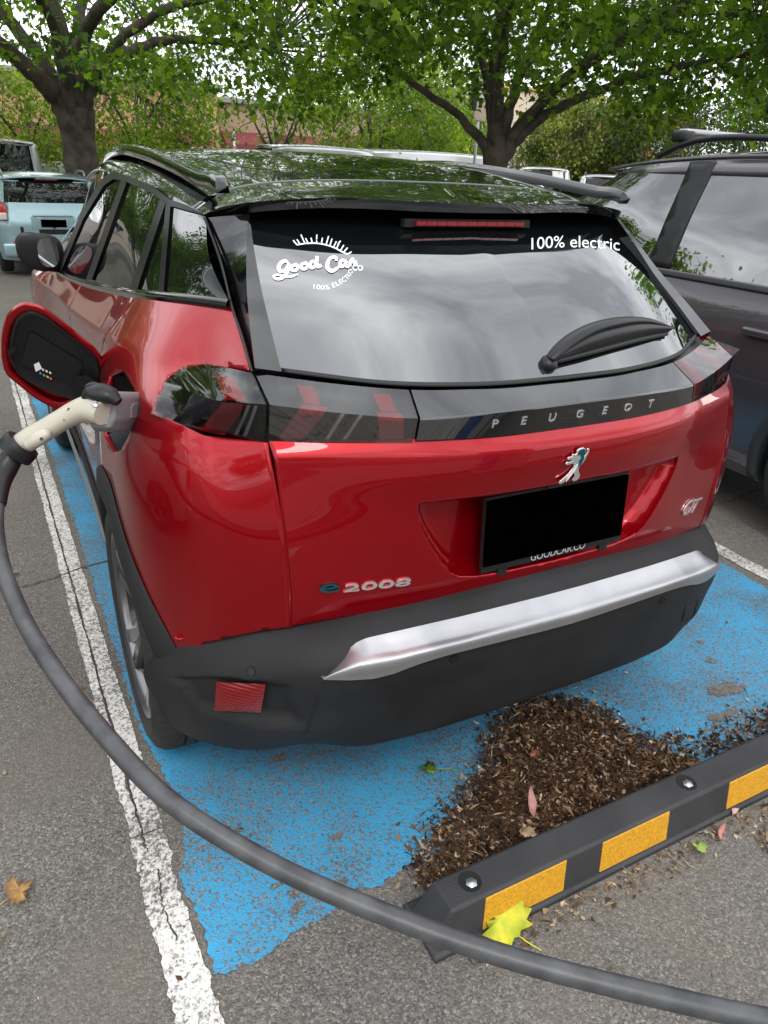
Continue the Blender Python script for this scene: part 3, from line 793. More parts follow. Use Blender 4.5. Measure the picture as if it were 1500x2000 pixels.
# model badge on the tailgate
def badge_on(bvh, pixL, pixR, hpx, txt, m, parent, name, thick=.004, spacing=1.0, italic=0.0, flatly=False):
    L, nl = hit(*pixL, bvh, .0005); Rr, nr = hit(*pixR, bvh, .0005)
    b = text_bm(txt, 1.0, .06, spacing, .010); lo, hi = bbox(b)
    d = np.linalg.norm(Rr-L); w = hi[0]-lo[0]; sx = d/w; 
    up = np.cross(nl, (Rr-L)/d); up = up if up[2] > 0 else -up
    hh = hpx*d/np.hypot(pixR[0]-pixL[0], pixR[1]-pixL[1]); sy = hh/(hi[1]-lo[1])
    def fn(X, Y, Z):
        t = (X-lo[0])/w; yy = (Y-lo[1])*sy
        base = L*(1-t)+Rr*t+up*yy+ (Rr-L)/d*yy*italic
        nn = nl*(1-t)+nr*t
        o_ = base+nn*.05
        loc, no, i, dd = bvh.ray_cast(Vector(o_), Vector(-nn).normalized())
        bb_ = np.array(loc) if loc is not None else base
        return bb_+nn*((Z/.06*.5+.5)*thick)
    def flat(X, Y, Z):
        t = (X-lo[0])/w; yy = (Y-lo[1])*sy; return L*(1-t)+Rr*t+up*yy+(Rr-L)/d*yy*italic+nl*((Z/.06*.5+.5)*thick+.0005)
    bend(b, flat if flatly else fn)
    return obj(name, b, m, parent, angle=30)
TEALC = mat('teal_chrome', (.05, .28, .33), .12, 1.0)
badge_on(tg_bvh, (624,1157), (662,1153), 19, 'e', TEALC, tailgate, 'badge_letter', .005)
badge_on(tg_bvh, (670,1155), (799,1141), 16, '2008', CHROME, tailgate, 'badge_letters', .005, 1.0, .25)
badge_on(tg_bvh, (1327,1008), (1356,999), 14, 'GT', CHROME, tailgate, 'badge_letters', .003, .9, .4, True)
# lion emblem: outline in a 100x130 box, standing on hind legs facing left
LION = [(52,128),(44,126),(40,119),(44,113),(38,108),(30,112),(24,110),(26,103),(15,104),(8,99),(14,92),(26,92),(33,88),(24,84),(12,86),(6,80),(13,74),(27,75),(38,76),(46,68),(44,56),(36,44),(26,32),(14,22),(4,16),(2,8),(12,4),(24,8),(34,18),(46,32),(54,40),(60,32),(64,20),(60,10),(66,3),(78,4),(88,10),(90,20),(84,30),(76,42),(72,54),(76,62),(84,70),(90,82),(92,96),(97,106),(95,118),(88,123),(84,118),(89,112),(86,102),(82,94),(80,104),(80,116),(74,124),(64,129)]
LIONT = [(52,124),(64,126),(74,120),(78,108),(78,96),(80,86),(78,74),(70,62),(64,60),(66,72),(62,84),(66,94),(60,104),(48,106),(46,114)]
c, nn = hit(1120, 908, tg_bvh, .001); L_, _ = hit(1096, 908, tg_bvh); R_, _ = hit(1147, 903, tg_bvh)
ux = np.array([1.0, .06, 0]); ux /= np.linalg.norm(ux); uz = np.cross(nn, ux); uz = uz if uz[2] > 0 else -uz
K = .090/130
b = prism(LION, 6.0, lambda u, v, w: Vector(c+ux*(u-50)*K+uz*(v-65)*K+nn*(w*K)))
em = obj('emblem', b, CHROME, tailgate, smooth=False); bevel(em, .0012, 2, 30)
b = prism(LIONT, 1.5, lambda u, v, w: Vector(c+ux*(u-50)*K+uz*(v-65)*K+nn*(w*K+.0044)))
obj('emblem_inlay', b, TEALC, em, smooth=False)
b = prism([(30,10),(42,26),(56,48),(62,70),(52,66),(44,48),(30,26)], 1.5, lambda u, v, w: Vector(c+ux*(u-50)*K+uz*(v-65)*K+nn*(w*K+.0044)))
obj('emblem_inlay', b, mat('white_enamel', (.75,.73,.68), .25), em, smooth=False)
# plate frame wording, mostly covered by the plate
b = text_bm('GOODCAR.CO', 1.0, .02); lo, hi = bbox(b)
def fr_fn(X, Y, Z):
    t = (X-lo[0])/(hi[0]-lo[0]); yy = (Y-lo[1])/(hi[1]-lo[1]); p = plate_pt(.33+.40*t, -.10+.115*yy, .0085); return (p.x, p.y-.0004-(.004 if 0 else 0), p.z)
for v in b.verts: v.co.z = 0
obj('frame_lettering', bend(b, fr_fn), WHITEINK, fr, smooth=False)

# --- rear window stickers: drawn with strokes in picture positions and laid on the glass
def stroke(pts, w, parent, name='sticker', n=6, smooth_=True):
    """flat ribbon of pixel width w laid on the rear window"""
    P = np.array(pts, float)
    if smooth_ and len(P) > 2: P = hermite(np.c_[P, np.zeros(len(P))], n)[:, :2]
    T = np.gradient(P, axis=0); L = np.linalg.norm(T, axis=1)[:, None]; L[L == 0] = 1; T /= L; nn = np.stack([-T[:, 1], T[:, 0]], 1)
    ww = np.broadcast_to(np.asarray(w, float), (len(P),))[:, None]
    A = P+nn*ww/2; B = P-nn*ww/2
    return A, B
def ribbons(strokes, m, name, parent, lift=.0005):
    b = bmesh.new()
    for k, (A, B) in enumerate(strokes):
        lf = lift+.00006*k
        va = [b.verts.new(hit(*p, glass_bvh, lf)[0]) for p in A]; vb = [b.verts.new(hit(*p, glass_bvh, lf)[0]) for p in B]
        for i in range(len(va)-1): b.faces.new((va[i], va[i+1], vb[i+1], vb[i]))
    return obj(name, b, m, parent, smooth=False)
def Z(x, y): return (480+x/1.923, 390+y/1.923)      # coordinates read off an enlarged view
S = []
# sun rays
arc = [(192,170),(225,165),(262,164),(300,170),(335,182),(365,198),(388,208)]
S.append(stroke([Z(*p) for p in arc], 2.6, None))
rays_ = [((178,153),(192,170)),((192,150),(204,168)),((207,132),(222,165)),((225,146),(234,165)),((245,144),(250,164)),((267,132),(266,150)),((266,154),(266,164)),((288,144),(284,166)),((311,138),(302,169)),((324,148),(316,173)),((340,158),(330,179)),((356,156),(346,168)),((350,166),(341,184)),((368,172),(356,192)),((382,182),(368,199)),((397,198),(382,207))]
for a, c_ in rays_: S.append(stroke([Z(*a), Z(*c_)], 2.4, None, smooth_=False))
# brush script "Good Car"
scr = [
 ([(160,240),(150,232),(134,238),(124,256),(128,270),(142,270),(156,256),(162,242),(158,262),(150,284),(132,298),(112,298),(104,290),(116,284),(140,288),(170,290),(196,282)], [3,6,7.5,8,7,6,6,6,8,7,6,5,4,4,5,5,3]),
 ([(186,246),(174,252),(174,266),(186,268),(196,256),(190,246),(182,248)], 6.0),
 ([(222,240),(210,246),(210,260),(222,262),(232,250),(226,240),(218,242)], 6.0),
 ([(262,238),(250,234),(242,246),(246,258),(258,254),(266,236),(268,214)], 6.0), ([(268,214),(266,240),(272,254),(284,248)], 6.5),
 ([(340,232),(338,220),(322,220),(308,238),(308,260),(322,270),(340,262),(350,254)], [5,6,6.5,7.5,8,7.5,6,4]),
 ([(376,234),(362,230),(354,242),(358,254),(370,248),(378,232)], 6.0), ([(378,232),(374,246),(382,254),(390,246)], 6.0),
 ([(390,252),(394,234),(402,224),(400,236),(412,236),(410,248),(420,246)], 5.5),
]
for pts, w in scr:
    P_ = [Z(*p) for p in pts]
    ww = w if np.isscalar(w) else np.interp(np.linspace(0, 1, (len(P_)-1)*6+1), np.linspace(0, 1, len(w)), w)
    S.append(stroke(P_, np.asarray(ww)*1.0, None))
ribbons(S, WHITEINK, 'window_sticker', rear_glass)
def glass_text(txt, fn, m, name, nsub=0):
    b = text_bm(txt, 1.0, 0.0); lo, hi = bbox(b)
    for v in b.verts: v.co.z = 0
    for v in b.verts:
        px = fn((v.co.x-lo[0])/(hi[0]-lo[0]), (v.co.y-lo[1])/(hi[1]-lo[1])); v.co = Vector(hit(*px, glass_bvh, .0005)[0])
    return obj(name, b, m, rear_glass, smooth=False)
glass_text('.co', lambda u, v: (684+u*25, 529-v*11+u*0), WHITEINK, 'window_sticker')
def arc_el(u, v):
    # along a curve rising to the right
    A = hermite(np.array([(612,565,0),(640,566,0),(665,556,0),(682,544,0),(690,531,0)], float), 20)[:, :2]
    t = u*(len(A)-1); i = min(int(t), len(A)-2); f = t-i; p = A[i]*(1-f)+A[i+1]*f; d = A[i+1]-A[i]; d /= np.linalg.norm(d); n_ = np.array([d[1], -d[0]])
    return tuple(p+n_*v*9.5)
glass_text('100% ELECTRIC', arc_el, WHITEINK, 'window_sticker')
glass_text('100% electric', lambda u, v: (1038+u*172, 488-v*23-(u*(1-u))*22+u*2), WHITEINK, 'window_sticker')

# --- rear wiper
wp, wn_ = hit(1075, 703, glass_bvh, .012)
A = [hit(x, y, glass_bvh, l)[0] for x, y, l in ((1066,712,.016),(1090,690,.030),(1130,668,.040),(1180,652,.038),(1240,643,.030),(1304,648,.016))]
P_ = hermite(np.array(A), 8); n = len(P_)
prof = np.interp(np.linspace(0, 1, n), [0, .08, .25, .6, .9, 1], [.012, .017, .019, .018, .010, .003])
wiper = obj('wiper', tube(P_, prof, 14, flat=.62), PLASTIC2, gate); bevel(wiper, .002, 1, 50)
Bp = hermite(np.array([hit(x, y, glass_bvh, l)[0] for x, y, l in ((1080,712,.010),(1150,694,.010),(1230,672,.009),(1298,655,.006))]), 8)
obj('wiper_blade', tube(Bp, .006, 8), SEAL, wiper)
qa = np.array([np.interp(np.linspace(0, 1, 30), np.linspace(0, 1, len(P_)), P_[:, i]) for i in range(3)]).T; qb = np.array([np.interp(np.linspace(0, 1, 30), np.linspace(0, 1, len(Bp)), Bp[:, i]) for i in range(3)]).T
obj('wiper_cover', grid_bm(loft(np.array([qa, (qa+qb)/2+np.array([0, -.012, .008]), qb]), 1, 5)), PLASTIC2, wiper)
c, nn = hit(1070, 712, glass_bvh, .0); q = Vector(nn).to_track_quat('Z', 'Y').to_matrix()
b = lathe([(0,.020),(.008,.020),(.014,.016),(.018,.009),(.019,0)], 24, 'z')
for v in b.verts: v.co = q@v.co+Vector(c)
obj('wiper_pivot', b, PLASTIC2, wiper)

# --- wheels
def make_wheel(parent, cx, cy, cz, side, Rt=.362, Rr=.262, w=.205, name='wheel', spokes=5, detail=True):
    root = thing(name, None, None); root.parent = parent
    s = side                                   # -1 left, +1 right; outboard face towards s
    x_out, x_in = cx+s*0, cx-s*w
    # tyre with grooves
    prof = [(0.012, Rr+.002), (.002, Rr+.012), (-.006, Rr+.045), (-.004, Rt-.045), (.010, Rt-.016), (.030, Rt-.004), (.055, Rt)]
    ctr = []
    for g in (.072, .105, .138):
        ctr += [(g-.006, Rt+.0005), (g-.004, Rt-.008), (g+.004, Rt-.008), (g+.006, Rt+.0005)]
    prof = prof+ctr+[(w-.055, Rt), (w-.030, Rt-.004), (w-.010, Rt-.016), (w+.004, Rt-.045), (w+.006, Rr+.045), (w-.002, Rr+.012), (w-.012, Rr)]
    bm = bmesh.new(); seg = 288 if detail else 48; rings = []
    for k in range(seg):
        a = 2*math.pi*k/seg; ring = []
        for j, (t, r) in enumerate(prof):
            rr = r
            if detail and k % 4 == 0 and (j in (4, 5, 6) or j in (19, 20, 21)): rr -= (.004, .006, .005)[(j-4) % 15 if j < 7 else j-19]
            rr_ = rr; z = rr_*math.sin(a); y = rr_*math.cos(a)
            if cz+z < .002: z = .002-cz
            ring.append(bm.verts.new((cx-s*t, cy+y, cz+z)))
        rings.append(ring)
    for k in range(seg):
        A_, B_ = rings[k], rings[(k+1) % seg]
        for j in range(len(prof)-1): bm.faces.new((A_[j], A_[j+1], B_[j+1], B_[j]))
    bmesh.ops.recalc_face_normals(bm, faces=bm.faces[:])
    obj('tyre', bm, RUBBER, root, angle=40)
    # rim barrel and lip
    lip_ = lathe([(cx-s*.012, Rr+.004), (cx-s*.003, Rr+.003), (cx-s*.002, Rr-.008), (cx-s*.018, Rr-.018), (cx-s*.03, Rr-.022)], 72, 'x', (0, cy, cz)); obj('rim', lip_, RIMALLOY, root)
    barrel = lathe([(cx-s*.03, Rr-.020), (cx-s*.12, Rr-.035), (cx-s*.17, Rr-.03)], 60, 'x', (0, cy, cz)); obj('rim_barrel', barrel, ALLOYDK, root)
    obj('brake_disc', lathe([(cx-s*.10, 0), (cx-s*.10, .15), (cx-s*.115, .15), (cx-s*.115, 0)], 40, 'x', (0, cy, cz)), ALLOYDK, root, angle=40)
    for k in range(spokes):
        a0 = 2*math.pi*k/spokes+.35
        for off in (-.16, .16):
            P_ = []
            for t in np.linspace(0, 1, 8):
                r = .045+(Rr-.02-.045)*t; a = a0+off*(.35+.85*t); P_.append((cx-s*(.040-.028*t), cy+r*math.cos(a), cz+r*math.sin(a)))
            P_ = np.array(P_); bm = bmesh.new(); tn = np.gradient(P_, axis=0); tn /= np.linalg.norm(tn, axis=1)[:, None]; ex = np.array([1.0, 0, 0]); rings = []
            for p, t_, f in zip(P_, tn, np.linspace(0, 1, 8)):
                sd_ = np.cross(t_, ex); wd = .017+.008*f
                rings.append([bm.verts.new(p+q_) for q_ in (sd_*wd-ex*s*.03, sd_*wd*.8, -sd_*wd*.8, -sd_*wd-ex*s*.03)])
            for i in range(7):
                for j in range(3): bm.faces.new((rings[i][j], rings[i][j+1], rings[i+1][j+1], rings[i+1][j]))
            bmesh.ops.recalc_face_normals(bm, faces=bm.faces[:])
            o = obj('spoke', bm, None, root, smooth=False); o.data.materials.append(ALLOYDK); o.data.materials.append(ALLOY)
            for i, f in enumerate(o.data.polygons): f.material_index = 1 if i % 3 == 1 and off > 0 else 0
    obj('hub_cap', lathe([(cx-s*.035, .05), (cx-s*.028, .045), (cx-s*.026, .0)], 32, 'x', (0, cy, cz)), ALLOYDK, root)
    return root
make_wheel(car, -.895, AY, AZ, -1); make_wheel(car, .895, AY, AZ, 1)
make_wheel(car, -.895, FAY, AZ, -1, detail=False); make_wheel(car, .895, FAY, AZ, 1, detail=False)

# --- door mirrors
for mir in (False, True):
    g = bmesh.new(); bmesh.ops.create_uvsphere(g, u_segments=28, v_segments=18, radius=1.0)
    for v in g.verts:
        x, y, z = v.co; sx = np.sign(x)*abs(x)**.8; sz = np.sign(z)*abs(z)**.75
        yy = y if y > 0 else y*.12
        sc = 1-.25*max(0, y)
        v.co = Vector((-.868+sx*.095*sc, 2.66+yy*.14, 1.155+sz*.080*sc+(-.02*sx if sx < 0 else .0)))
    if mir: mirrored(g, False)
    mi = obj('door_mirror', g, PLASTIC2, car)
    g = bmesh.new(); bmesh.ops.create_circle(g, cap_ends=True, radius=1.0, segments=28)
    for v in g.verts:
        x, z = v.co.x, v.co.y; sx = np.sign(x)*abs(x)**.75; sz = np.sign(z)*abs(z)**.75
        v.co = Vector((-.838+sx*.042, 2.640+(-.838+sx*.042+.8)*.1, 1.157+sz*.060))
    if mir: mirrored(g, False)
    obj('mirror_glass', g, mat('mirror', (.6,.62,.64), .02, 1.0) if not mir else bpy.data.materials['mirror'], mi)
    b = tube(np.array([(-.80, 2.70, 1.085), (-.84, 2.69, 1.09), (-.87, 2.68, 1.11)]), [.035, .03, .03], 12, flat=.6)
    if mir: mirrored(b, False)
    obj('mirror_foot', b, PLASTIC2, mi)

# --- charging inlet bucket
ip = [(214,735),(238,722),(262,758),(273,795),(262,830),(236,880),(222,884),(205,850),(204,780)]
rim_ = []
for x, y in ip:
    d = ray(x, y); loc, no, i, dd = fl_bvh.ray_cast(Vector(CP), Vector(d).normalized()); rim_.append(np.array(loc))
rim_ = np.array(rim_+[rim_[0]]); rim_ = hermite(rim_, 4); cc = rim_.mean(0)
rows = [rim_, rim_+np.array([.012, 0, 0]), cc+(rim_-cc)*.93+np.array([.06, 0, 0]), cc+(rim_-cc)*.88+np.array([.085, 0, 0]), np.repeat((cc+np.array([.085, 0, 0]))[None], len(rim_), 0)]
bm = grid_bm(np.array(rows)); bmesh.ops.recalc_face_normals(bm, faces=bm.faces[:]); inlet = obj('charging_inlet', bm, PLASTIC2, flank_l, angle=40)
# charging flap: open, hinged at the front of the inlet, swung forward
FO = np.array([(3,700),(4,655),(20,612),(48,596),(80,603),(110,622),(150,655),(190,690),(203,712),(198,745),(180,775),(150,792),(120,800),(80,785),(40,755),(12,730)], float)
# flap plane: through the hinge, facing the camera and outwards
hinge = hit(195, 735, fl_bvh)[0]
fn_ = np.array([-.18, -.93, -.30]); fn_ /= np.linalg.norm(fn_)
def on_plane(px, py, p0, nrm):
    d = ray(px, py); t = ((p0-CP)@nrm)/(d@nrm); return CP+d*t
hp = hinge+np.array([-.02, .02, 0])
fo3 = hermite(np.array([on_plane(*p, hp, fn_) for p in np.r_[FO, FO[:1]]]), 4)[:-1]
fc = fo3.mean(0)
bm = bmesh.new(); rings = []
for s_, d_ in ((1.0, .016), (1.02, .008), (1.0, .0), (.93, -.002), (.86, .004)):
    rings.append([bm.verts.new(fc+(p-fc)*s_-fn_*d_) for p in fo3])
for i in range(len(rings)-1):
    for j in range(len(fo3)): bm.faces.new((rings[i][j], rings[i][(j+1) % len(fo3)], rings[i+1][(j+1) % len(fo3)], rings[i+1][j]))
back = [bm.verts.new(fc+(p-fc)*.85-fn_*.022) for p in fo3]
for j in range(len(fo3)): bm.faces.new((back[j], back[(j+1) % len(fo3)], rings[0][(j+1) % len(fo3)], rings[0][j]))
bm.faces.new(back)
bmesh.ops.recalc_face_normals(bm, faces=bm.faces[:])
flap = obj('charging_flap', bm, RED, car, angle=50); tag(flap, 'open red charging flap with black inner cover')
ip2 = [(17,697),(21,655),(38,617),(60,608),(84,616),(122,643),(162,674),(190,700),(195,737),(176,772),(150,782),(118,773),(78,757),(38,734)]
fi3 = hermite(np.array([on_plane(*p, hp+fn_*.004, fn_) for p in ip2+ip2[:1]]), 4)[:-1]; fic = fi3.mean(0)
bm = bmesh.new(); rings = []
for s_, d_ in ((1.0, -.006), (.98, .004), (.94, .005), (.90, .002)): rings.append([bm.verts.new(fic+(p-fic)*s_+fn_*d_) for p in fi3])
for i in range(3):
    for j in range(len(fi3)): bm.faces.new((rings[i][j], rings[i][(j+1) % len(fi3)], rings[i+1][(j+1) % len(fi3)], rings[i+1][j]))
bm.faces.new(rings[-1]); bmesh.ops.recalc_face_normals(bm, faces=bm.faces[:])
cover = obj('flap_cover', bm, PLASTIC2, flap, angle=40)
def flap_pt(px, py, l): return Vector(on_plane(px, py, hp+fn_*l, fn_))
def flap_quad(pix, l0, l1, m, name):
    b = bmesh.new(); a = [b.verts.new(flap_pt(x, y, l0)) for x, y in pix]; c_ = [b.verts.new(flap_pt(x, y, l1)) for x, y in pix]; n = len(pix)
    b.faces.new(a); b.faces.new(c_[::-1])
    for i in range(n): b.faces.new((a[i], c_[i], c_[(i+1) % n], a[(i+1) % n]))
    bmesh.ops.recalc_face_normals(b, faces=b.faces[:]); return obj(name, b, m, cover if name != 'flap_hinge' else flap, smooth=False)
flap_quad([(58,652),(66,650),(160,708),(160,716),(150,750),(142,752),(44,712),(42,704)], .006, .010, PLASTIC2, 'flap_cover')
flap_quad([(14,683),(30,674),(29,690),(16,696)], .004, .016, PLASTIC2, 'flap_catch')
flap_quad([(66,712),(76,707),(82,720),(70,726)], .010, .0125, WHITEINK, 'flap_label')
for (x, y, col) in ((84,722,(.8,.8,.8)),(91,725,(.8,.8,.8)),(98,728,(.8,.8,.8)),(79,729,(.1,.3,.6)),(86,733,(.1,.5,.2)),(93,736,(.7,.6,.1)),(99,739,(.7,.15,.1))):
    flap_quad([(x-2,y-3),(x+2,y-1),(x+2,y+3),(x-2,y+1)], .010, .0122, mat('flap_symbol', col, .5), 'flap_symbol')
flap_quad([(148,735),(172,732),(196,752),(205,770),(196,792),(165,770),(140,760)], -.004, .020, PLASTIC2, 'flap_hinge')
# ================================================================== ground and markings
def smooth01(t): t = np.clip(t, 0, 1); return t*t*(3-2*t)
def ground_z(x, y):
    f = 1-smooth01((np.asarray(x, float)-1.5)/8.0)
    return -np.minimum(.038*np.maximum(np.asarray(y, float)-4.5, 0)*smooth01((np.asarray(y, float)-4.5)/3), .55)*f
def asphalt_nodes(nt, b, dark=(.085,.082,.077), mid=(.150,.144,.135), light=(.27,.26,.24), bs=.8):
    tc = N(nt, 'ShaderNodeTexCoord')
    v = N(nt, 'ShaderNodeTexVoronoi', Scale=210.0); nt.links.new(tc.outputs['Object'], v.inputs['Vector'])
    v2 = N(nt, 'ShaderNodeTexVoronoi', Scale=230.0); nt.links.new(tc.outputs['Object'], v2.inputs['Vector'])
    n = N(nt, 'ShaderNodeTexNoise', Scale=1.3, Detail=6.0); nt.links.new(tc.outputs['Object'], n.inputs['Vector'])
    n3 = N(nt, 'ShaderNodeTexNoise', Scale=330.0, Detail=4.0); nt.links.new(tc.outputs['Object'], n3.inputs['Vector'])
    sep = N(nt, 'ShaderNodeSeparateColor'); nt.links.new(v.outputs['Color'], sep.inputs[0])
    r = ramp(nt, [(.0, dark), (.55, mid), (.86, tuple(np.array(mid)*1.25)), (.97, light)]); nt.links.new(sep.outputs[0], r.inputs[0])
    r2 = ramp(nt, [(.2, (.62,.62,.62)), (.8, (1.25,1.22,1.16))]); nt.links.new(n3.outputs[0], r2.inputs[0])
    mul = N(nt, 'ShaderNodeMix', data_type='RGBA', blend_type='MULTIPLY'); mul.inputs[0].default_value = 1; nt.links.new(r.outputs[0], mul.inputs[6]); nt.links.new(r2.outputs[0], mul.inputs[7])
    r3 = ramp(nt, [(.3, (.78,.78,.80)), (.7, (1.2,1.17,1.12))]); nt.links.new(n.outputs[0], r3.inputs[0])
    mul2 = N(nt, 'ShaderNodeMix', data_type='RGBA', blend_type='MULTIPLY'); mul2.inputs[0].default_value = 1; nt.links.new(mul.outputs[2], mul2.inputs[6]); nt.links.new(r3.outputs[0], mul2.inputs[7])
    # height: rounded stones
    mr = N(nt, 'ShaderNodeMath', operation='MULTIPLY_ADD'); mr.inputs[1].default_value = -1.0; mr.inputs[2].default_value = 1.0; nt.links.new(v.outputs['Distance'], mr.inputs[0])
    ad = N(nt, 'ShaderNodeMath', operation='MULTIPLY_ADD'); ad.inputs[1].default_value = .6; nt.links.new(n3.outputs[0], ad.inputs[0]); nt.links.new(mr.outputs[0], ad.inputs[2])
    bp = N(nt, 'ShaderNodeBump', Strength=bs, Distance=.0028); nt.links.new(ad.outputs[0], bp.inputs['Height']); nt.links.new(bp.outputs[0], b.inputs['Normal'])
    return tc, mul2.outputs[2], ad.outputs[0]
m_as, nt, b = new_mat('asphalt'); setp(b, rough=.82, spec=.35)
tc, colo, h = asphalt_nodes(nt, b)
# brown dirt film near the kerb end of the bays
sp = N(nt, 'ShaderNodeSeparateXYZ'); nt.links.new(tc.outputs['Object'], sp.inputs[0])
nd = N(nt, 'ShaderNodeTexNoise', Scale=2.2, Detail=6.0); nt.links.new(tc.outputs['Object'], nd.inputs['Vector'])
rr = ramp(nt, [(.42, (0,0,0)), (.68, (.55,.55,.55))]); nt.links.new(nd.outputs[0], rr.inputs[0])
mix = N(nt, 'ShaderNodeMix', data_type='RGBA'); mix.inputs[7].default_value = (.155,.135,.112,1); nt.links.new(rr.outputs[0], mix.inputs[0]); nt.links.new(colo, mix.inputs[6]); nt.links.new(mix.outputs[2], b.inputs['Base Color'])
def paint_mat(name, col, wear_lo, wear_hi, edge=.0, scale=55., col2=None):
    m, nt, b = new_mat(name); setp(b, rough=.7, spec=.3)
    tc, colo, h = asphalt_nodes(nt, b, bs=.55)
    n = N(nt, 'ShaderNodeTexNoise', Scale=scale, Detail=7.0, Roughness=.65); nt.links.new(tc.outputs['Object'], n.inputs['Vector'])
    n2 = N(nt, 'ShaderNodeTexNoise', Scale=2.6, Detail=5.0, Roughness=.6); nt.links.new(tc.outputs['Object'], n2.inputs['Vector'])
    ad = N(nt, 'ShaderNodeMath', operation='MULTIPLY_ADD'); ad.inputs[1].default_value = .38; nt.links.new(n2.outputs[0], ad.inputs[0]); nt.links.new(n.outputs[0], ad.inputs[2])
    hh = N(nt, 'ShaderNodeMath', operation='MULTIPLY_ADD'); hh.inputs[1].default_value = .16; nt.links.new(h, hh.inputs[0]); nt.links.new(ad.outputs[0], hh.inputs[2])
    r = ramp(nt, [(wear_lo, (0,0,0)), (wear_hi, (1,1,1))]); nt.links.new(hh.outputs[0], r.inputs[0])
    rc = ramp(nt, [(.3, tuple(np.array(col)*.80)), (.7, col2 or tuple(np.minimum(np.array(col)*1.12, .85)))]); nt.links.new(n2.outputs[0], rc.inputs[0])
    mx = N(nt, 'ShaderNodeMix', data_type='RGBA'); nt.links.new(r.outputs[0], mx.inputs[0]); nt.links.new(colo, mx.inputs[6]); nt.links.new(rc.outputs[0], mx.inputs[7]); nt.links.new(mx.outputs[2], b.inputs['Base Color'])
    return m
BLUE = paint_mat('blue_bay_paint', (.038,.290,.51), .725, .86, scale=130.)
WHITE = paint_mat('white_line_paint', (.68,.66,.62), .69, .87, scale=95.)
# one ground sheet with a gentle fall to the left far side
xs = np.r_[-400, -150, -60, -25, np.arange(-12, 20.1, 1.0), 30, 60, 150, 400]; ys = np.r_[-400, -150, -60, -25, -10, -5, np.arange(-2, 24.1, 1.0), 30, 40, 60, 150, 400]
V = [(x, y, float(ground_z(x, y))) for y in ys for x in xs]; nx = len(xs)
F = [(j*nx+i, j*nx+i+1, (j+1)*nx+i+1, (j+1)*nx+i) for j in range(len(ys)-1) for i in range(nx-1)]
tag(pydata('car_park_ground', V, F, m_as), kind='structure')
def ragged(pts, amp, step, seed, lock=()):
    """densify an outline and roughen it"""
    r = np.random.default_rng(seed); out = []
    n = len(pts)
    for i in range(n):
        a, b_ = np.array(pts[i], float), np.array(pts[(i+1) % n], float); L = np.linalg.norm(b_-a); k = max(int(L/step), 1); d = (b_-a)/max(L, 1e-9); nn = np.array([-d[1], d[0]])
        low = np.interp(np.arange(k), np.arange(0, k+12, 6), r.normal(0, 1, len(np.arange(0, k+12, 6))))
        for j in range(k):
            am = 0 if i in lock else amp
            out.append(a+(b_-a)*j/k+nn*(r.normal(0, am*.5)+low[j]*am*.6))
    return np.array(out)
def sheet(name, poly, z, m, kind='structure', tri=True):
    b = bmesh.new(); vs_ = [b.verts.new((p[0], p[1], z+float(ground_z(p[0], p[1])))) for p in poly]
    es = [b.edges.new((vs_[i], vs_[(i+1) % len(vs_)])) for i in range(len(vs_))]
    bmesh.ops.triangle_fill(b, use_beauty=True, edges=es)
    for f in b.faces:
        if f.normal.z < 0: f.normal_flip()
    return tag(obj(name, b, m, None, smooth=False), kind=kind)
def band(name, c0, c1, y0, y1, z, m, seed, amp, step=.012, holes=()):
    """long painted line as a strip of quads with ragged sides"""
    r = np.random.default_rng(seed); yy = np.arange(y0, y1, step); n = len(yy)
    def rough(): return r.normal(0, amp*.45, n)+np.interp(yy, np.arange(y0-1, y1+1, .09), r.normal(0, amp*.5, len(np.arange(y0-1, y1+1, .09))))
    L = c0(yy)+rough(); Rr = c1(yy)+rough(); V = []; F = []
    for i in range(n):
        gz = float(ground_z(L[i], yy[i])); V += [(L[i], yy[i], z+gz), (Rr[i], yy[i], z+gz)]
    F = [(2*i, 2*i+1, 2*i+3, 2*i+2) for i in range(n-1)]
    return tag(pydata(name, V, F, m, smooth=False), kind='structure')
# blue bay
bluep = ragged([(-.905,-.012),(-.78,-.005),(-.70,.015),(-.615,.015),(-.60,.06),(-.50,.03),(-.35,.06),(.1,.0),(.8,-.05),(1.64,.0),(1.66,2.5),(1.66,5.25),(-.970,5.2),(-.952,4.0),(-.925,2.6),(-.915,1.9),(-.905,1.2),(-.893,.72),(-.870,.52),(-.885,.34),(-.905,.27)], .008, .012, 3)
sheet('blue_bay_paint', bluep, .003, BLUE)
# white bay lines (two strips with the asphalt joint open between them further on)
lx = lambda y: -.992-.0165*np.maximum(y, 0)
band('white_line_left_outer', lambda y: lx(y), lambda y: lx(y)+.026+.004*np.maximum(.8-y, 0), .42, 5.6, .004, WHITE, 5, .004)
band('white_line_left_inner', lambda y: lx(y)+.033, lambda y: lx(y)+.083, .42, 5.6, .004, WHITE, 6, .003)
band('white_line_left_near', lambda y: lx(y)-.004, lambda y: lx(y)+.076, -1.6, .425, .004, WHITE, 7, .006)
band('white_line_right', lambda y: 1.70+0*y, lambda y: 1.785+0*y, -.05, 5.3, .004, WHITE, 8, .004)
for k, x0 in enumerate((4.35, 7.0, 9.6, -3.7, -6.4)):
    band('white_line_far', lambda y: x0+0*y, lambda y: x0+.085+0*y, -.05, 5.3, .004, WHITE, 20+k, .004, .05)
# far bays on the other side of the lane
for k in range(8):
    x0 = -7.5+2.7*k
    band('white_line_far', lambda y: x0+0*y, lambda y: x0+.09+0*y, 11.2, 16.5, .006, WHITE, 40+k, .004, .08)
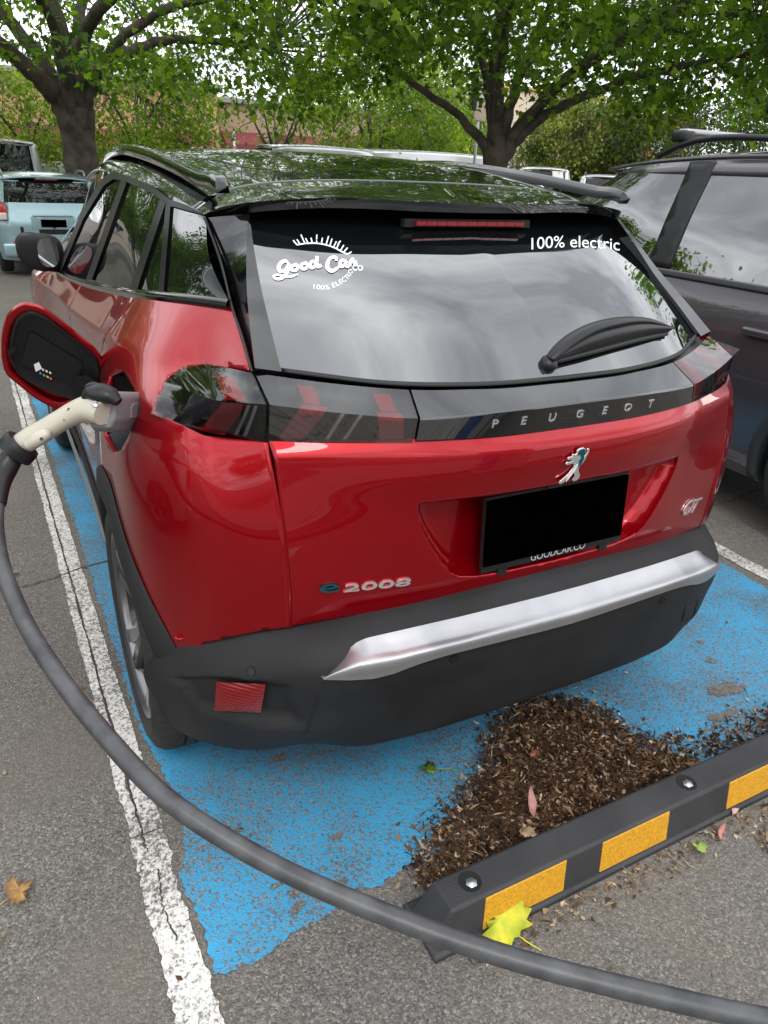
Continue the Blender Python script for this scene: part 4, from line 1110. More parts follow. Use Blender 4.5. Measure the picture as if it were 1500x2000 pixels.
# joint in the asphalt under the line and a crossing crack
m_cr = mat('dark_crack', (.040,.036,.032), .95)  # even dark colour of the asphalt joint and cracks
r = np.random.default_rng(4)
def crack(name, pts, w):
    P_ = hermite(np.array([(x, y, 0) for x, y in pts], float), 14)[:, :2]; P_ = P_+r.normal(0, .0018, P_.shape); T = np.gradient(P_, axis=0); T /= np.linalg.norm(T, axis=1)[:, None]; nn = np.stack([-T[:, 1], T[:, 0]], 1); ww = w*(.5+r.random(len(P_)))[:, None]
    A, B = P_+nn*ww/2, P_-nn*ww/2; V = [(*p, .0062+float(ground_z(*p))) for p in np.r_[A, B]]; n = len(A)
    return tag(pydata(name, V, [(i, i+1, n+i+1, n+i) for i in range(n-1)], m_cr, smooth=False), kind='structure')
crack('asphalt_joint', [(lx(np.array(y))+.0295, y) for y in (.36, .45, .7, 1.0, 1.5, 2.0, 3.0, 4.0, 5.5)], .0038)
crack('asphalt_crack', [(-1.6,1.78),(-1.3,1.80),(-1.05,1.83),(-.98,1.86),(-.85,1.89),(-.3,1.92)], .006)
crack('asphalt_crack', [(-.955,.30),(-.965,.20),(-.955,.10)], .003)
crack('asphalt_crack', [(1.9,1.30),(2.2,1.28),(2.6,1.33),(3.0,1.30)], .005)
# bare worn spots in the blue paint
for k, (x, y, s) in enumerate(((-.665,.105,.020),(-.715,.135,.010),(-.60,.075,.022),(.905,.185,.045),(.99,.32,.018),(1.05,.42,.012),(-.53,.20,.012),(-.76,.33,.012),(.78,.10,.03),(.95,.55,.012),(1.12,.75,.016),(-.57,.52,.018),(-.69,.06,.014))):
    a = np.linspace(0, 2*math.pi, 26, endpoint=False); rr_ = s*(1+.35*r.normal(0, 1, 26)*.5+.25*np.sin(2*a+k))
    sheet('worn_spot', np.stack([x+rr_*1.5*np.cos(a), y+rr_*.7*np.sin(a)], 1), .0062, m_as)
# paved footpath behind the bays (seen in the paintwork)
def slab_mat():
    m, nt, b = new_mat('paving'); setp(b, rough=.8); tc = N(nt, 'ShaderNodeTexCoord')
    br = N(nt, 'ShaderNodeTexBrick', Scale=1.6); br.inputs['Color1'].default_value = (.26,.24,.22,1); br.inputs['Color2'].default_value = (.32,.29,.26,1); br.inputs['Mortar'].default_value = (.08,.075,.07,1); br.inputs['Mortar Size'].default_value = .012
    nt.links.new(tc.outputs['Object'], br.inputs[0]); nt.links.new(br.outputs[0], b.inputs['Base Color']); return m
pv = pydata('footpath', [(-40,-1.9,.10),(40,-1.9,.10),(40,-1.9,0),(-40,-1.9,0),(-40,-6,.10),(40,-6,.10)], [(0,3,2,1),(0,1,5,4)], slab_mat(), smooth=False); tag(pv, kind='structure')

# ================================================================== wheel stop
ws = thing('wheel_stop', 'black rubber wheel stop with yellow reflective panels, behind the red car', 'wheel stop', (-.47, -.11, 0))
WX0, WX1 = -.47, 1.18
def wsl(p): return (p[0]+.47, p[1]+.11, p[2])
RUB2 = mat('wheel_stop_rubber', (.030,.030,.031), .62, bump=.5, bscale=240, var=.35, vscale=5)
bm = bmesh.new()
sec0 = [(-.188, .0), (-.188, .012), (-.180, .016), (-.158, .096), (-.152, .100), (-.078, .100), (-.072, .096), (-.048, .016), (-.040, .012), (-.040, 0)]
def ring(x, k, zz): return [bm.verts.new(wsl((x, -.114+(y+.114)*k, min(z, zz)))) for y, z in sec0]
st = [(WX0, 1.0, .012), (WX0+.008, 1.0, .016), (WX0+.055, .97, .100)]
n_ = 14
xs_ = [s[0] for s in st]+list(np.linspace(WX0+.075, WX1-.075, n_))+[WX1-.055, WX1-.008, WX1]
rings = []
for i, x in enumerate(xs_):
    e = min(x-WX0, WX1-x); zz = .012 if e < .004 else (.016 if e < .02 else .1)
    rings.append(ring(x, 1.0, zz))
for i in range(len(rings)-1):
    for j in range(len(sec0)-1): bm.faces.new((rings[i][j], rings[i][j+1], rings[i+1][j+1], rings[i+1][j]))
bm.faces.new(rings[0]); bm.faces.new(rings[-1][::-1]); bmesh.ops.recalc_face_normals(bm, faces=bm.faces[:])
body = obj('body', bm, RUB2, ws, smooth=False); bevel(body, .006, 3, 20)
YEL = mat('yellow_reflective_sheet', (.62,.30,.012), .5, bump=.9, bscale=420, var=.22, vscale=160)
for (x0, x1) in ((-.328,-.098),(.015,.240),(.466,.695),(.80,1.03)):
    fy = lambda z: -.180+(z-.016)*(.022/.080)
    pts = []
    for z in (.022, .094):
        for x in (x0, x1): pts.append((x-(.014 if z < .05 else 0)+.0, fy(z)-.0025, z))
    b = bmesh.new(); v = [b.verts.new(wsl(p)) for p in pts]; v2 = [b.verts.new(wsl((p[0], p[1]+.012, p[2]))) for p in pts]
    b.faces.new((v[0], v[1], v[3], v[2]))
    for i, j in ((0,1),(1,3),(3,2),(2,0)): b.faces.new((v[i], v2[i], v2[j], v[j]))
    bmesh.ops.recalc_face_normals(b, faces=b.faces[:]); o = obj('reflective_panel', b, YEL, ws, smooth=False); bevel(o, .0012, 1, 30)
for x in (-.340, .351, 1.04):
    cup = lathe([(.1006,.027),(.1009,.024),(.1004,.022),(.1003,0)], 28, 'z', wsl((x, -.112, 0))); c_ = obj('bolt_recess_shade', cup, DARK, ws)  # flat dark disc on top, the shade of a bolt recess put into colour
    b = lathe([(.1004,.0140),(.1012,.0135),(.1014,.008),(.1030,.0075),(.1032,.0)], 6, 'z', wsl((x+.001, -.116, 0)))
    obj('bolt', b, mat('galvanised', (.45,.46,.47), .45, .8) if x < -.3 else bpy.data.materials['galvanised'], ws)

# ================================================================== leaf litter and loose leaves
def chips(name, n, sampler, size, colors, seed, height=None, kind='stuff', twig=.18):
    r = np.random.default_rng(seed); V = []; F = []
    for k in range(n):
        x, y, z = sampler(r); L = size*(.35+1.3*r.random()**2); tw = r.random() < twig
        w = L*(.10 if tw else .3+.45*r.random()); L = L*(2.2 if tw else 1)
        a = r.random()*2*math.pi; tilt = r.normal(0, .38); tilt2 = r.normal(0, .35)
        d = np.array([math.cos(a)*math.cos(tilt), math.sin(a)*math.cos(tilt), math.sin(tilt)]); s = np.cross([0, 0, 1], d); s /= np.linalg.norm(s); s = s*math.cos(tilt2)+np.cross(d, s)*math.sin(tilt2)
        nrm = np.cross(d, s); c = np.array([x, y, z+abs(math.sin(tilt))*L*.5+.003]); i0 = len(V); cu = nrm*L*r.normal(0, .15)
        V += [c-d*L/2, c+s*w/2*(.6+.8*r.random())+cu, c+d*L/2, c-s*w/2*(.6+.8*r.random())+cu]; F.append((i0, i0+1, i0+2)); F.append((i0, i0+2, i0+3))
    m, nt, b = new_mat(name+'_bits'); setp(b, rough=.85, spec=.2); g = N(nt, 'ShaderNodeNewGeometry'); rp_ = ramp(nt, colors); nt.links.new(g.outputs['Random Per Island'], rp_.inputs[0]); nt.links.new(rp_.outputs[0], b.inputs['Base Color'])
    return tag(pydata(name, V, F, m, smooth=False), kind=kind)
PILE = np.array([(-.40,.03),(-.355,.085),(-.25,.15),(-.16,.185),(-.08,.225),(.0,.30),(.08,.37),(.15,.41),(.25,.425),(.33,.41),(.42,.33),(.46,.25),(.43,.18),(.50,.11),(.62,.07),(.75,.06),(.95,.06),(1.3,.05),(1.3,-.045),(-.40,-.045)])
from_c = PILE.mean(0); SOIL = [(-.36,.02),(-.30,.07),(-.2,.12),(-.08,.18),(.02,.25),(.1,.32),(.2,.36),(.30,.34),(.36,.26),(.36,.16),(.42,.08),(.52,.02),(.56,-.045),(-.38,-.045)]
def pile_h(x, y):
    d = .0
    e = math.exp(-(((x-.18)/.28)**2+((y-.16)/.19)**2)); return .020*e+.010*math.exp(-((y+.02)/.05)**2)
_r = np.random.default_rng(77); _c = np.stack([_r.uniform(-.42, 1.3, 120000), _r.uniform(-.045, .45, 120000)], 1)
_c = _c[pip(_c+_r.normal(0, .022, _c.shape), PILE)]; _c = _c[(_c[:, 0] < .5) | (_r.random(len(_c)) > .55)]
def s_pile(r):
    x, y = _c[r.integers(len(_c))]; return float(x), float(y), pile_h(x, y)*r.random()**.5
BROWN = [(0, (.020,.011,.007)), (.30, (.050,.024,.013)), (.58, (.095,.046,.024)), (.80, (.17,.095,.052)), (.92, (.34,.24,.14)), (1.0, (.52,.42,.28))]
pts = ragged(SOIL, .014, .02, 9)
sheet('litter_soil', np.array(pts), .0075, mat('litter_soil', (.050,.032,.020), .95, bump=1.0, bscale=120, var=.5, vscale=40), 'stuff')
chips('leaf_litter', 21000, s_pile, .0135, BROWN, 11, twig=.34)
def s_scatter(r):
    k = r.random()
    if k < .40: return r.uniform(.45, 1.4), -.30+abs(r.normal(0, 1))*-.05+r.uniform(0, .10), 0
    if k < .68: x = r.uniform(-.40, 1.2); return x, -.195-abs(r.normal(0, .03)), 0
    if k < .92: x, y, z = s_pile(r); return x+r.normal(0, .10), y+abs(r.normal(0, .06)), 0.004
    return r.uniform(-1.6, 1.5), r.uniform(-.6, 1.3), .004
chips('scattered_chips', 2600, s_scatter, .014, [(0, (.04,.025,.015)), (.4, (.12,.075,.04)), (.7, (.27,.19,.11)), (1, (.48,.39,.27))], 12)
def s_peb(r): return r.uniform(-2.2, 1.5), r.uniform(-.75, 3.5), 0.002
chips('loose_grit', 900, s_peb, .006, [(0, (.20,.19,.17)), (1, (.42,.40,.37))], 13, twig=0)
# single leaves
MAPLE = [(0,0),(.10,.05),(.34,-.04),(.30,.10),(.52,.16),(.42,.26),(.56,.46),(.36,.44),(.30,.56),(.18,.48),(.14,.74),(.06,.70),(0,1.0),(-.06,.70),(-.14,.74),(-.18,.48),(-.30,.56),(-.36,.44),(-.56,.46),(-.42,.26),(-.52,.16),(-.30,.10),(-.34,-.04),(-.10,.05)]
LANCE = [(0,0),(.10,.2),(.14,.45),(.10,.75),(0,1),(-.10,.75),(-.14,.45),(-.10,.2)]
def leaf_mat(name, c1, c2):
    m, nt, b = new_mat(name); setp(b, rough=.55, spec=.35); tc = N(nt, 'ShaderNodeTexCoord'); n = N(nt, 'ShaderNodeTexNoise', Scale=26.0, Detail=4.0); nt.links.new(tc.outputs['Object'], n.inputs['Vector'])
    r_ = ramp(nt, [(.38, c1), (.62, c2)]); nt.links.new(n.outputs[0], r_.inputs[0]); nt.links.new(r_.outputs[0], b.inputs['Base Color']); return m
def leaf(label, x, y, z, size, rz, shape, m, curl=.25, tilt=(0, 0), stalk=.0, name='fallen_leaf'):
    rs = np.random.default_rng(int(abs(x*1000)+abs(y*777)+5)); b = bmesh.new(); c = np.array([0, .42])
    vb = [b.verts.new((u*size, v*size, curl*size*(u*u*1.2+(v-.45)**2*.6)+rs.normal(0, .02)*size)) for u, v in shape]; ctr = b.verts.new((0, .42*size, 0)); n = len(vb)
    for i in range(n): b.faces.new((vb[i], vb[(i+1) % n], ctr))
    if stalk:
        q = tube(np.array([(0, .02*size, .003), (.03*size, -.3*stalk, .006), (.02, -stalk, .003)]), .0015, 5); me = bpy.data.meshes.new('s'); q.to_mesh(me); q.free(); b.from_mesh(me)
    o = obj(name, b, m, None, smooth=True, angle=60); o.location = (x, y, z+.008); o.rotation_euler = (tilt[0], tilt[1], rz); solidify(o, .0006)
    return tag(o, label, 'leaf')
leaf('yellow green maple leaf lying against the wheel stop under the cable', -.275, -.225, .008, .125, R(15), MAPLE, leaf_mat('yellow_leaf', (.34,.42,.03), (.62,.55,.03)), .22, (R(24), R(-8)), .05)
leaf('dark green leaf lying on the blue paint behind the bumper', -.185, .285, .004, .055, R(60), MAPLE, leaf_mat('green_leaf', (.06,.13,.015), (.18,.26,.03)), .3, (R(8), R(10)), .07)
leaf('curled brown dry leaf on bare asphalt left of the white line', -1.275, .36, .004, .062, R(-70), MAPLE, leaf_mat('dry_leaf', (.20,.10,.03), (.42,.25,.09)), .75, (R(10), R(18)), .10)
leaf('pale straw coloured leaf on the asphalt beside the white line', -1.165, 1.925, .004, .09, R(95), LANCE, leaf_mat('straw_leaf', (.42,.38,.24), (.52,.47,.30)), .3, (0, R(10)))
PINK = leaf_mat('pink_leaf', (.32,.13,.12), (.50,.26,.22)); PINK2 = leaf_mat('pale_pink_leaf', (.45,.27,.22), (.58,.40,.32))
leaf('purplish pink slender leaf standing on the leaf litter', -.055, .012, .028, .085, R(-20), LANCE, PINK, .3, (R(30), R(15)))
leaf('curled pink leaf on the asphalt in front of the wheel stop', .36, -.235, .003, .060, R(-60), LANCE, leaf_mat('rose_leaf', (.45,.16,.14), (.55,.26,.2)), .9, (0, R(30)))
leaf('pale pink leaf resting at the foot of the wheel stop', .462, -.195, .004, .070, R(-62), LANCE, PINK2, .3, (R(5), R(20)))
leaf('small green leaf scrap on the asphalt beside the curled pink leaf', .300, -.245, .003, .045, R(30), MAPLE, leaf_mat('lime_leaf', (.22,.32,.06), (.40,.45,.14)), .5, (R(8), R(8)))
leaf('small red brown leaf on the top of the leaf litter', .10, .20, .040, .050, R(120), LANCE, leaf_mat('redbrown_leaf', (.25,.06,.03), (.35,.12,.07)), .4, (R(10), R(-10)))
leaf('tan torn leaf on the leaf litter beside the wheel stop', -.10, -.005, .022, .050, R(200), MAPLE, leaf_mat('tan_leaf', (.42,.28,.14), (.55,.42,.26)), .4, (R(12), R(-10)))

# ================================================================== charging cable with connector
cab = thing('charging_cable', 'thick dark grey charging cable with beige plug handle in the red car', 'cable', (0, 0, 0))
CAB = mat('cable_rubber', (.052,.053,.056), .42, bump=.25, bscale=90, var=.45, vscale=22)
path = [at_depth(*p, d) for p, d in (((24,893),1.452),((2,935),1.43),((-9,1010),1.40),((0,1090),1.36),((32,1180),1.30),((100,1300),1.20),((200,1430),1.13),((320,1555),1.08),((500,1672),1.05),((750,1785),1.02),((1000,1872),1.0),((1250,1937),.98),((1500,1992),.97),((1800,2040),.98))]
path += [np.array((.20, -1.02, .56)), np.array((.48, -1.24, .62)), np.array((.66, -1.42, .80)), np.array((.72, -1.50, 1.0))]
cp_ = hermite(np.array(path), 10)
obj('cable', tube(cp_, .0152, 20), CAB, cab)
def blob(pix, name, m, seg=20, flat=.8, sub_=6):
    """tapered tube through pixel points (px, py, depth, radius)"""
    P_ = np.array([at_depth(p[0], p[1], p[2]) for p in pix]); rad = [p[3] for p in pix]
    Q = hermite(P_, sub_); rr_ = hermite(np.c_[rad, np.zeros(len(rad)), np.zeros(len(rad))], sub_)[:, 0]
    return obj(name, tube(Q, np.maximum(rr_, .001), seg, flat=flat), m, cab, angle=45)
BEI = mat('beige_plug_plastic', (.42,.385,.31), .40, bump=.12, bscale=600, var=.06)
GRP = mat('grey_plug_plastic', (.17,.17,.18), .42, bump=.1, bscale=500)
blob([(24,893,1.452,.021),(10,915,1.445,.023),(0,940,1.43,.021),(-8,985,1.41,.0185)], 'strain_relief', PLASTIC2, flat=1)
blob([(46,866,1.455,.035),(36,876,1.455,.037),(27,886,1.455,.036)], 'collar', PLASTIC2, flat=1, sub_=4)
hd = blob([(40,870,1.455,.0300),(62,855,1.455,.0300),(88,840,1.455,.0290),(116,823,1.452,.0285),(145,807,1.45,.0305),(172,798,1.445,.034),(196,800,1.44,.036),(208,804,1.435,.034)], 'handle', BEI, flat=.74)
hd2 = blob([(56,868,1.43,.018),(74,857,1.428,.021),(92,846,1.428,.017),(98,842,1.43,.004)], 'grip_panel', BEI, flat=.7)
# grey head: hexagonal sleeve entering the inlet
a = at_depth(196, 800, 1.442); c_ = hit(234, 806, fl_bvh)[0]+np.array([.045, .02, 0]); ax = (c_-a); Lh = np.linalg.norm(ax); ax /= Lh
T = np.array([0, 0, 1.0]); T = T-ax*(T@ax); T /= np.linalg.norm(T); B = np.cross(ax, T)
hexo = [(-.030,.036),(.030,.036),(.036,.026),(.036,-.020),(.022,-.045),(-.022,-.045),(-.036,-.020),(-.036,.026)]
bm = bmesh.new(); rings = []
for s_, k in ((.0, .80), (.10, 1.0), (.55, 1.03), (1.0, 1.0)): rings.append([bm.verts.new(a+ax*Lh*s_+B*u*k+T*v*k) for u, v in hexo])
for i in range(3):
    for j in range(8): bm.faces.new((rings[i][j], rings[i][(j+1) % 8], rings[i+1][(j+1) % 8], rings[i+1][j]))
bm.faces.new(rings[0]); bm.faces.new(rings[-1][::-1]); bmesh.ops.recalc_face_normals(bm, faces=bm.faces[:])
head = obj('plug_head', bm, GRP, cab, angle=25); bevel(head, .004, 3, 20)
bm = prism([(.28,-.018),(.85,-.018),(.85,.014),(.36,.014),(.28,.004)], .003, lambda u, v, w: Vector(a+ax*Lh*u+T*v-B*np.sign(B@(CP-a))*-(.0365+w)))
pn = obj('head_panel', bm, GRP, head, smooth=False); bevel(pn, .002, 2, 30)
blob([(165,778,1.435,.010),(178,768,1.432,.020),(198,768,1.428,.024),(216,774,1.424,.020),(232,786,1.424,.010)], 'latch_cover', PLASTIC2, flat=.8)
blob([(168,755,1.428,.006),(180,752,1.426,.010),(196,754,1.424,.008)], 'release_button', PLASTIC2, flat=.6)
for (x, y, d, r_) in ((186,789,1.404,.0058),(135,800,1.423,.0035),(81,857,1.409,.0030),(126,820,1.425,.0022)):
    c_ = at_depth(x, y, d); nn = CP-c_; nn /= np.linalg.norm(nn); q = Vector(nn).to_track_quat('Z', 'Y').to_matrix()
    b = lathe([(-.006,r_),(.0,r_),(.001,r_*.85),(.0005,r_*.5),(-.003,r_*.45),(-.003,0)], 16, 'z')
    for v in b.verts: v.co = q@v.co+Vector(c_)
    obj('screw', b, ALLOY if r_ > .005 else PLASTIC2, cab, angle=40)

# ================================================================== charging post behind the camera (seen only in reflections)
ch = thing('charging_post', 'white and blue upright charging cabinet holding the grey cable', 'charger', (.78, -1.66, 0))
b = box_bm((0, 0, .95), (.52, .30, 1.80)); o = obj('cabinet', b, mat('charger_white', (.62,.64,.66), .35, coat=.4), ch, smooth=False); bevel(o, .04, 4)
b = box_bm((-.265, .0, .95), (.02, .31, 1.6)); o = obj('side_panel', b, mat('charger_blue', (.03,.12,.42), .35), ch, smooth=False); bevel(o, .006)
b = box_bm((0, .152, 1.42), (.34, .02, .24)); o = obj('screen', b, GLASS, ch, smooth=False); bevel(o, .008)
b = box_bm((-.06, .165, 1.0), (.10, .05, .12)); o = obj('cable_outlet', b, PLASTIC2, ch, smooth=False); bevel(o, .01)
b = box_bm((0, 0, .025), (.62, .40, .05)); o = obj('plinth', b, mat('concrete', (.30,.29,.27), .85, bump=.4, bscale=60), ch, smooth=False); bevel(o, .008)
# ================================================================== other vehicles
TAILRED = mat('tail_lamp_red', (.45,.02,.02), .2, coat=.8)
TAILCLR = mat('tail_lamp_clear', (.60,.55,.53), .2, coat=.8)
def vehicle(name, label, L, W, H, belt, colour, loc, rz=0., group=None, cowl=.70, rear_lean=.22, front_lean=.75, hood=.78, arch=.36, wheel_r=.33, ground=.20, cladding_=False, detail=False, rail=False, plate=True, roofw=.80, cat='car', pillars=None, lamps=True, axle=None):
    """y=0 rear, y=L front, origin on the ground under the middle of the rear"""
    root = thing(name, label, cat, loc, rz, group); w = W/2; pm = paint(name+'_paint', colour, .5, .35)
    yc = L*cowl                                             # base of the windscreen
    def zt(y): return belt if y < yc else belt+(hood-belt)*smooth01((y-yc)/(L-yc))*1.0-.0
    ST_ = [(0,0),(.45,.01),(.80,.05),(.96,.22),(1.,.55),(1.,L*.3),(1.,L*.5),(1.,yc),(.99,yc+.35*(L-yc)),(.94,L-.30),(.74,L-.08),(.4,L-.01),(0,L)]
    rows = []
    for (k, zf, bul) in ((.93,None,0),(.975,.86,.0),(1.,.70,-.01),(1.,.52,-.02),(.985,.36,0),(.94,.20,.03)):
        row = []
        for (a, y) in ST_:
            top = float(zt(y)); z = top if zf is None else ground+(top-ground)*(zf-.10)/.90 if zf > .2 else ground
            yy = y
            if y < L*.2: yy = y+(.07 if zf is None else (.045 if zf > .8 else (0 if zf > .3 else .06)))*(1-y/(L*.2))
            if y > L*.8: yy = y-(.14 if zf is None else (.05 if zf > .8 else 0))*((y-L*.8)/(L*.2))
            row.append((-a*w*k, yy, z))
        rows.append(row)
    n_u, n_v = (10, 6) if detail else (5, 3)
    G = loft(rows, n_u, n_v)
    b = mirrored(grid_bm(G))
    axles = axle or (L*.195, L*.80)
    for ay in axles: cut(b, circ(ay, wheel_r, arch, 24), 'yz', 'out')
    body = obj('body', b, pm, root, angle=45)
    ib = mirrored(grid_bm(G)); 
    for ay in axles: cut(ib, circ(ay, wheel_r, arch-.03, 20), 'yz', 'out')
    for v in ib.verts: v.co.x *= .95; v.co.z = ground+(v.co.z-ground)*.98
    obj('inner_shell', ib, DARK, root)
    # bonnet / deck cap
    cols = [(-s, 0) for s in (0, .5, .85, 1)]
    rows = []
    for y in np.linspace(yc-.05, L-.15, 6): 
        hw = w*.93*(1. if y < L-.45 else (.97 if y < L-.2 else .80)); rows.append([(-hw*s, y, float(zt(y))+.03*(1-s*s)-.004) for s in (0, .4, .75, 1)])
    obj('bonnet', mirrored(grid_bm(loft(rows, 4, 3))), pm, root)
    # greenhouse
    rw = w*roofw; ry0, ry1 = .10+rear_lean, yc-front_lean
    Bt = [(0,.075),(.5,.085),(.80,.13),(.93,.30),(.93,L*.3),(.93,L*.5),(.93,yc*.92),(.86,yc+.06),(.5,yc+.14),(0,yc+.17)]
    Tp = [(0,ry0),(.5,ry0+.01),(.88,ry0+.05),(1.,ry0+.25),(1.,ry0+(ry1-ry0)*.4),(1.,ry0+(ry1-ry0)*.62),(1.,ry1-.10),(.92,ry1+.02),(.5,ry1+.10),(0,ry1+.12)]
    bot = [(-a*w, y, belt-.004) for a, y in Bt]
    def rz_(y): return H-.10-.06*abs((y-(ry0+ry1)*.5)/(ry1-ry0)*2)**2.2
    topl = [(-a*rw, y, rz_(y)) for a, y in Tp]
    mid_ = [(-((a1*w)*.5+(a2*rw)*.5+.015), (y1+y2)/2-(.02 if i < 3 else 0), (belt+rz_(y2))/2) for i, ((a1, y1), (a2, y2)) in enumerate(zip(Bt, Tp))]
    mid_[0] = (0, mid_[0][1], mid_[0][2]); mid_[-1] = (0, mid_[-1][1], mid_[-1][2])
    GH = loft([topl, mid_, bot], n_u, 6)
    def gh(): return grid_bm(GH)
    gb = mirrored(gh()); glass = obj('windows', gb, GLASS if detail else GLASS2, root)
    # pillars and frames a little proud, in body colour
    def frame(poly, mode, keep='in', m=None, lift=.006, nm='pillar', xneg=True, side_only=True):
        for sgn in (1, -1):
            q = gh(); cut(q, poly, mode, keep)
            if side_only and mode == 'yz':
                bmesh.ops.delete(q, geom=[f for f in q.faces if abs(f.calc_center_median().x) < w*.45], context='FACES')
            if not q.faces: q.free(); return
            q.normal_update()
            if sum((f.normal for f in q.faces), Vector()).x > 0: bmesh.ops.reverse_faces(q, faces=q.faces[:])
            offset_bm(q, lift)
            if sgn < 0: mirrored(q, False)
            solidify(obj(nm, q, m or pm, root), .012)
    hb = belt; ht = H
    for (y0, y1, dw) in pillars or ((L*.33, L*.31, .07), (L*.53, L*.505, .06)):
        frame([(y0-dw/2, hb-.1), (y0+dw/2, hb-.1), (y1+dw/2, ht+.1), (y1-dw/2, ht+.1)], 'yz', m=PLASTIC2)
    frame([(-1, H-.175), (L+1, H-.175), (L+1, H+1), (-1, H+1)], 'yz', lift=.004, nm='roof_frame')
    # rear pillars seen from behind
    frame([(-w*1.2, hb-.2), (-w*.80, hb-.2), (-rw*.84, ht+.1), (-w*1.2, ht+.1)], 'xz', nm='rear_pillar_skin', m=pm, lift=.008) if not detail else None
    # roof
    rows = []
    for y in np.linspace(ry0-.03, ry1+.14, 9):
        hw = rw*(1.0 if ry0+.2 < y < ry1-.05 else .95); z = rz_(y); rows.append([(-hw*s, y+(.06*(s**2) if y < ry0+.1 else 0), z+.045*(1-s**2.5)+.006) for s in (0, .4, .7, .9, 1.0)])
    rf = obj('roof_skin', mirrored(grid_bm(loft(rows, 4, 4))), pm, root); solidify(rf, .02)
    if rail:
        for sgn in (-1, 1):
            P_ = np.array([(sgn*rw*.90, ry0+.15, H-.075), (sgn*rw*.92, ry0+.30, H-.03), (sgn*rw*.92, (ry0+ry1)/2, H-.01), (sgn*rw*.92, ry1-.35, H-.035), (sgn*rw*.90, ry1-.2, H-.085)])
            obj('roof_rail', tube(hermite(P_, 6), .016, 8), PLASTIC2 if rail == 1 else SATIN, root)
    # lower trim
    if cladding_ or detail:
        for sgn in (-1, 1):
            for ay in axles:
                bv = BVHTree.FromBMesh(grid_bm(G)); rws = []
                for rr_, lf in ((arch+.055, .003), (arch+.045, .014), (arch+.004, .016), (arch-.002, .0), (arch, -.06)):
                    row = []
                    for t in np.linspace(R(-28), R(208), 40):
                        y, z = ay+rr_*math.cos(t), max(wheel_r+rr_*math.sin(t), ground+.005); l_, no, i, d = bv.ray_cast(Vector((-3, y, z)), Vector((1, 0, 0))); x = (l_.x if l_ else -w*.98); row.append((x-lf, y, z))
                    rws.append(row)
                q = grid_bm(np.array(rws)); bmesh.ops.recalc_face_normals(q, faces=q.faces[:])
                if sgn > 0: mirrored(q, False)
                obj('wheel_arch_trim', q, CLAD, root)
            q = bmesh.new(); box_bm((sgn*w*.965, L*.5, ground+.09), (.05, L*.38, .16), None, q); o = obj('sill', q, CLAD, root, smooth=False); bevel(o, .02, 3)
    bu = obj('rear_bumper', bev_box((0, .03, ground+.17), (W*.90, .12, .22), .05), CLAD if cladding_ or detail else pm, root)
    if not cladding_: obj('bumper_insert', bev_box((0, -.032, ground+.10), (W*.55, .03, .10), .02), CLAD, root)
    obj('front_bumper', bev_box((0, L-.06, ground+.15), (W*.80, .12, .22), .05), CLAD, root)
    for ay in axles:
        for sgn in (-1, 1): make_wheel(root, sgn*(w-.015), ay, wheel_r, sgn, wheel_r, wheel_r*.68, .20, detail=False)
    obj('underbody', box_bm((0, L*.5, ground+.05), (W*.82, L*.9, .10)), DARK, root, smooth=False)
    if lamps:
        for sgn in (-1, 1):
            lp = obj('tail_lamp', bev_box((sgn*w*.84, .055, belt-.14), (.17, .10, .26), .05), TAILRED, root)
            obj('reversing_lamp', bev_box((sgn*w*.83, .012, belt-.20), (.13, .05, .11), .03), TAILCLR, lp)
            obj('head_lamp', bev_box((sgn*w*.74, L-.19, hood-.10), (.30, .20, .12), .04), TAILCLR, root)
    if plate:
        np_ = obj('number_plate', bev_box((0, -.002, belt-.30), (.38, .02, .115), .004), PLATE, root)
        obj('high_brake_lamp', bev_box((0, ry0-.02, H-.14), (.34, .03, .022), .005), mat('dull_red', (.12,.01,.01), .3), root)
        obj('rear_wiper', tube(np.array([(0, .07, belt+.04), (.20, .085, belt+.08), (.38, .10, belt+.07)]), .009, 6), SEAL, root)
    for sgn in (-1, 1):
        obj('door_mirror', bev_box((sgn*(w+.06), yc-.22, belt+.06), (.20, .10, .13), .04), pm, root)
    return root
def bev_box(c, s, r_):
    b = box_bm(c, s); bmesh.ops.bevel(b, geom=b.edges[:]+b.verts[:], offset=min(r_, min(s)*.48), segments=3, profile=.6, affect='EDGES'); return b
CLAD = mat('grey_black_cladding', (.030,.031,.033), .55, bump=.3, bscale=500, var=.25, vscale=5)
# neighbour in the next bay
suv = vehicle('grey_wagon', 'dark grey metallic wagon with roof rails parked beside the red car', 4.80, 1.87, 1.76, 1.12, (.075,.068,.073), (2.985, -.05, 0), cowl=.70, rear_lean=.30, front_lean=.78, hood=.98, arch=.385, wheel_r=.345, ground=.24, cladding_=True, detail=True, rail=1, roofw=.74, pillars=((2.005, 1.975, .15), (3.35, 2.85, .08)), axle=(.74, 3.48))
for (y, nm) in ((1.35, 'roof_bar'), (2.25, 'roof_bar')):
    b = obj(nm, bev_box((0, y, 1.795), (1.22, .075, .03), .012), SATIN, suv)
    for sgn in (-1, 1): obj('roof_bar_foot', bev_box((sgn*.60, y, 1.772), (.10, .09, .06), .02), PLASTIC2, b)
# belt moulding and door gaps of the neighbour
obj('belt_moulding', bev_box((-.895, 2.3, 1.118), (.022, 2.3, .028), .006), mat('grey_moulding', (.10,.10,.105), .4, .3), suv)
for yy in (2.02, 3.30, .98):
    P_ = [(-.885, yy, 1.10), (-.945, yy+.02, .95), (-.945, yy+.02, .60), (-.925, yy, .40)]
    obj('door_gap', tube(hermite(np.array(P_), 5), .004, 5), SEAL, suv)
for yy in (1.25, 2.35): obj('door_handle', bev_box((-.945, yy, .93), (.04, .19, .035), .012), bpy.data.materials['grey_wagon_paint'], suv)
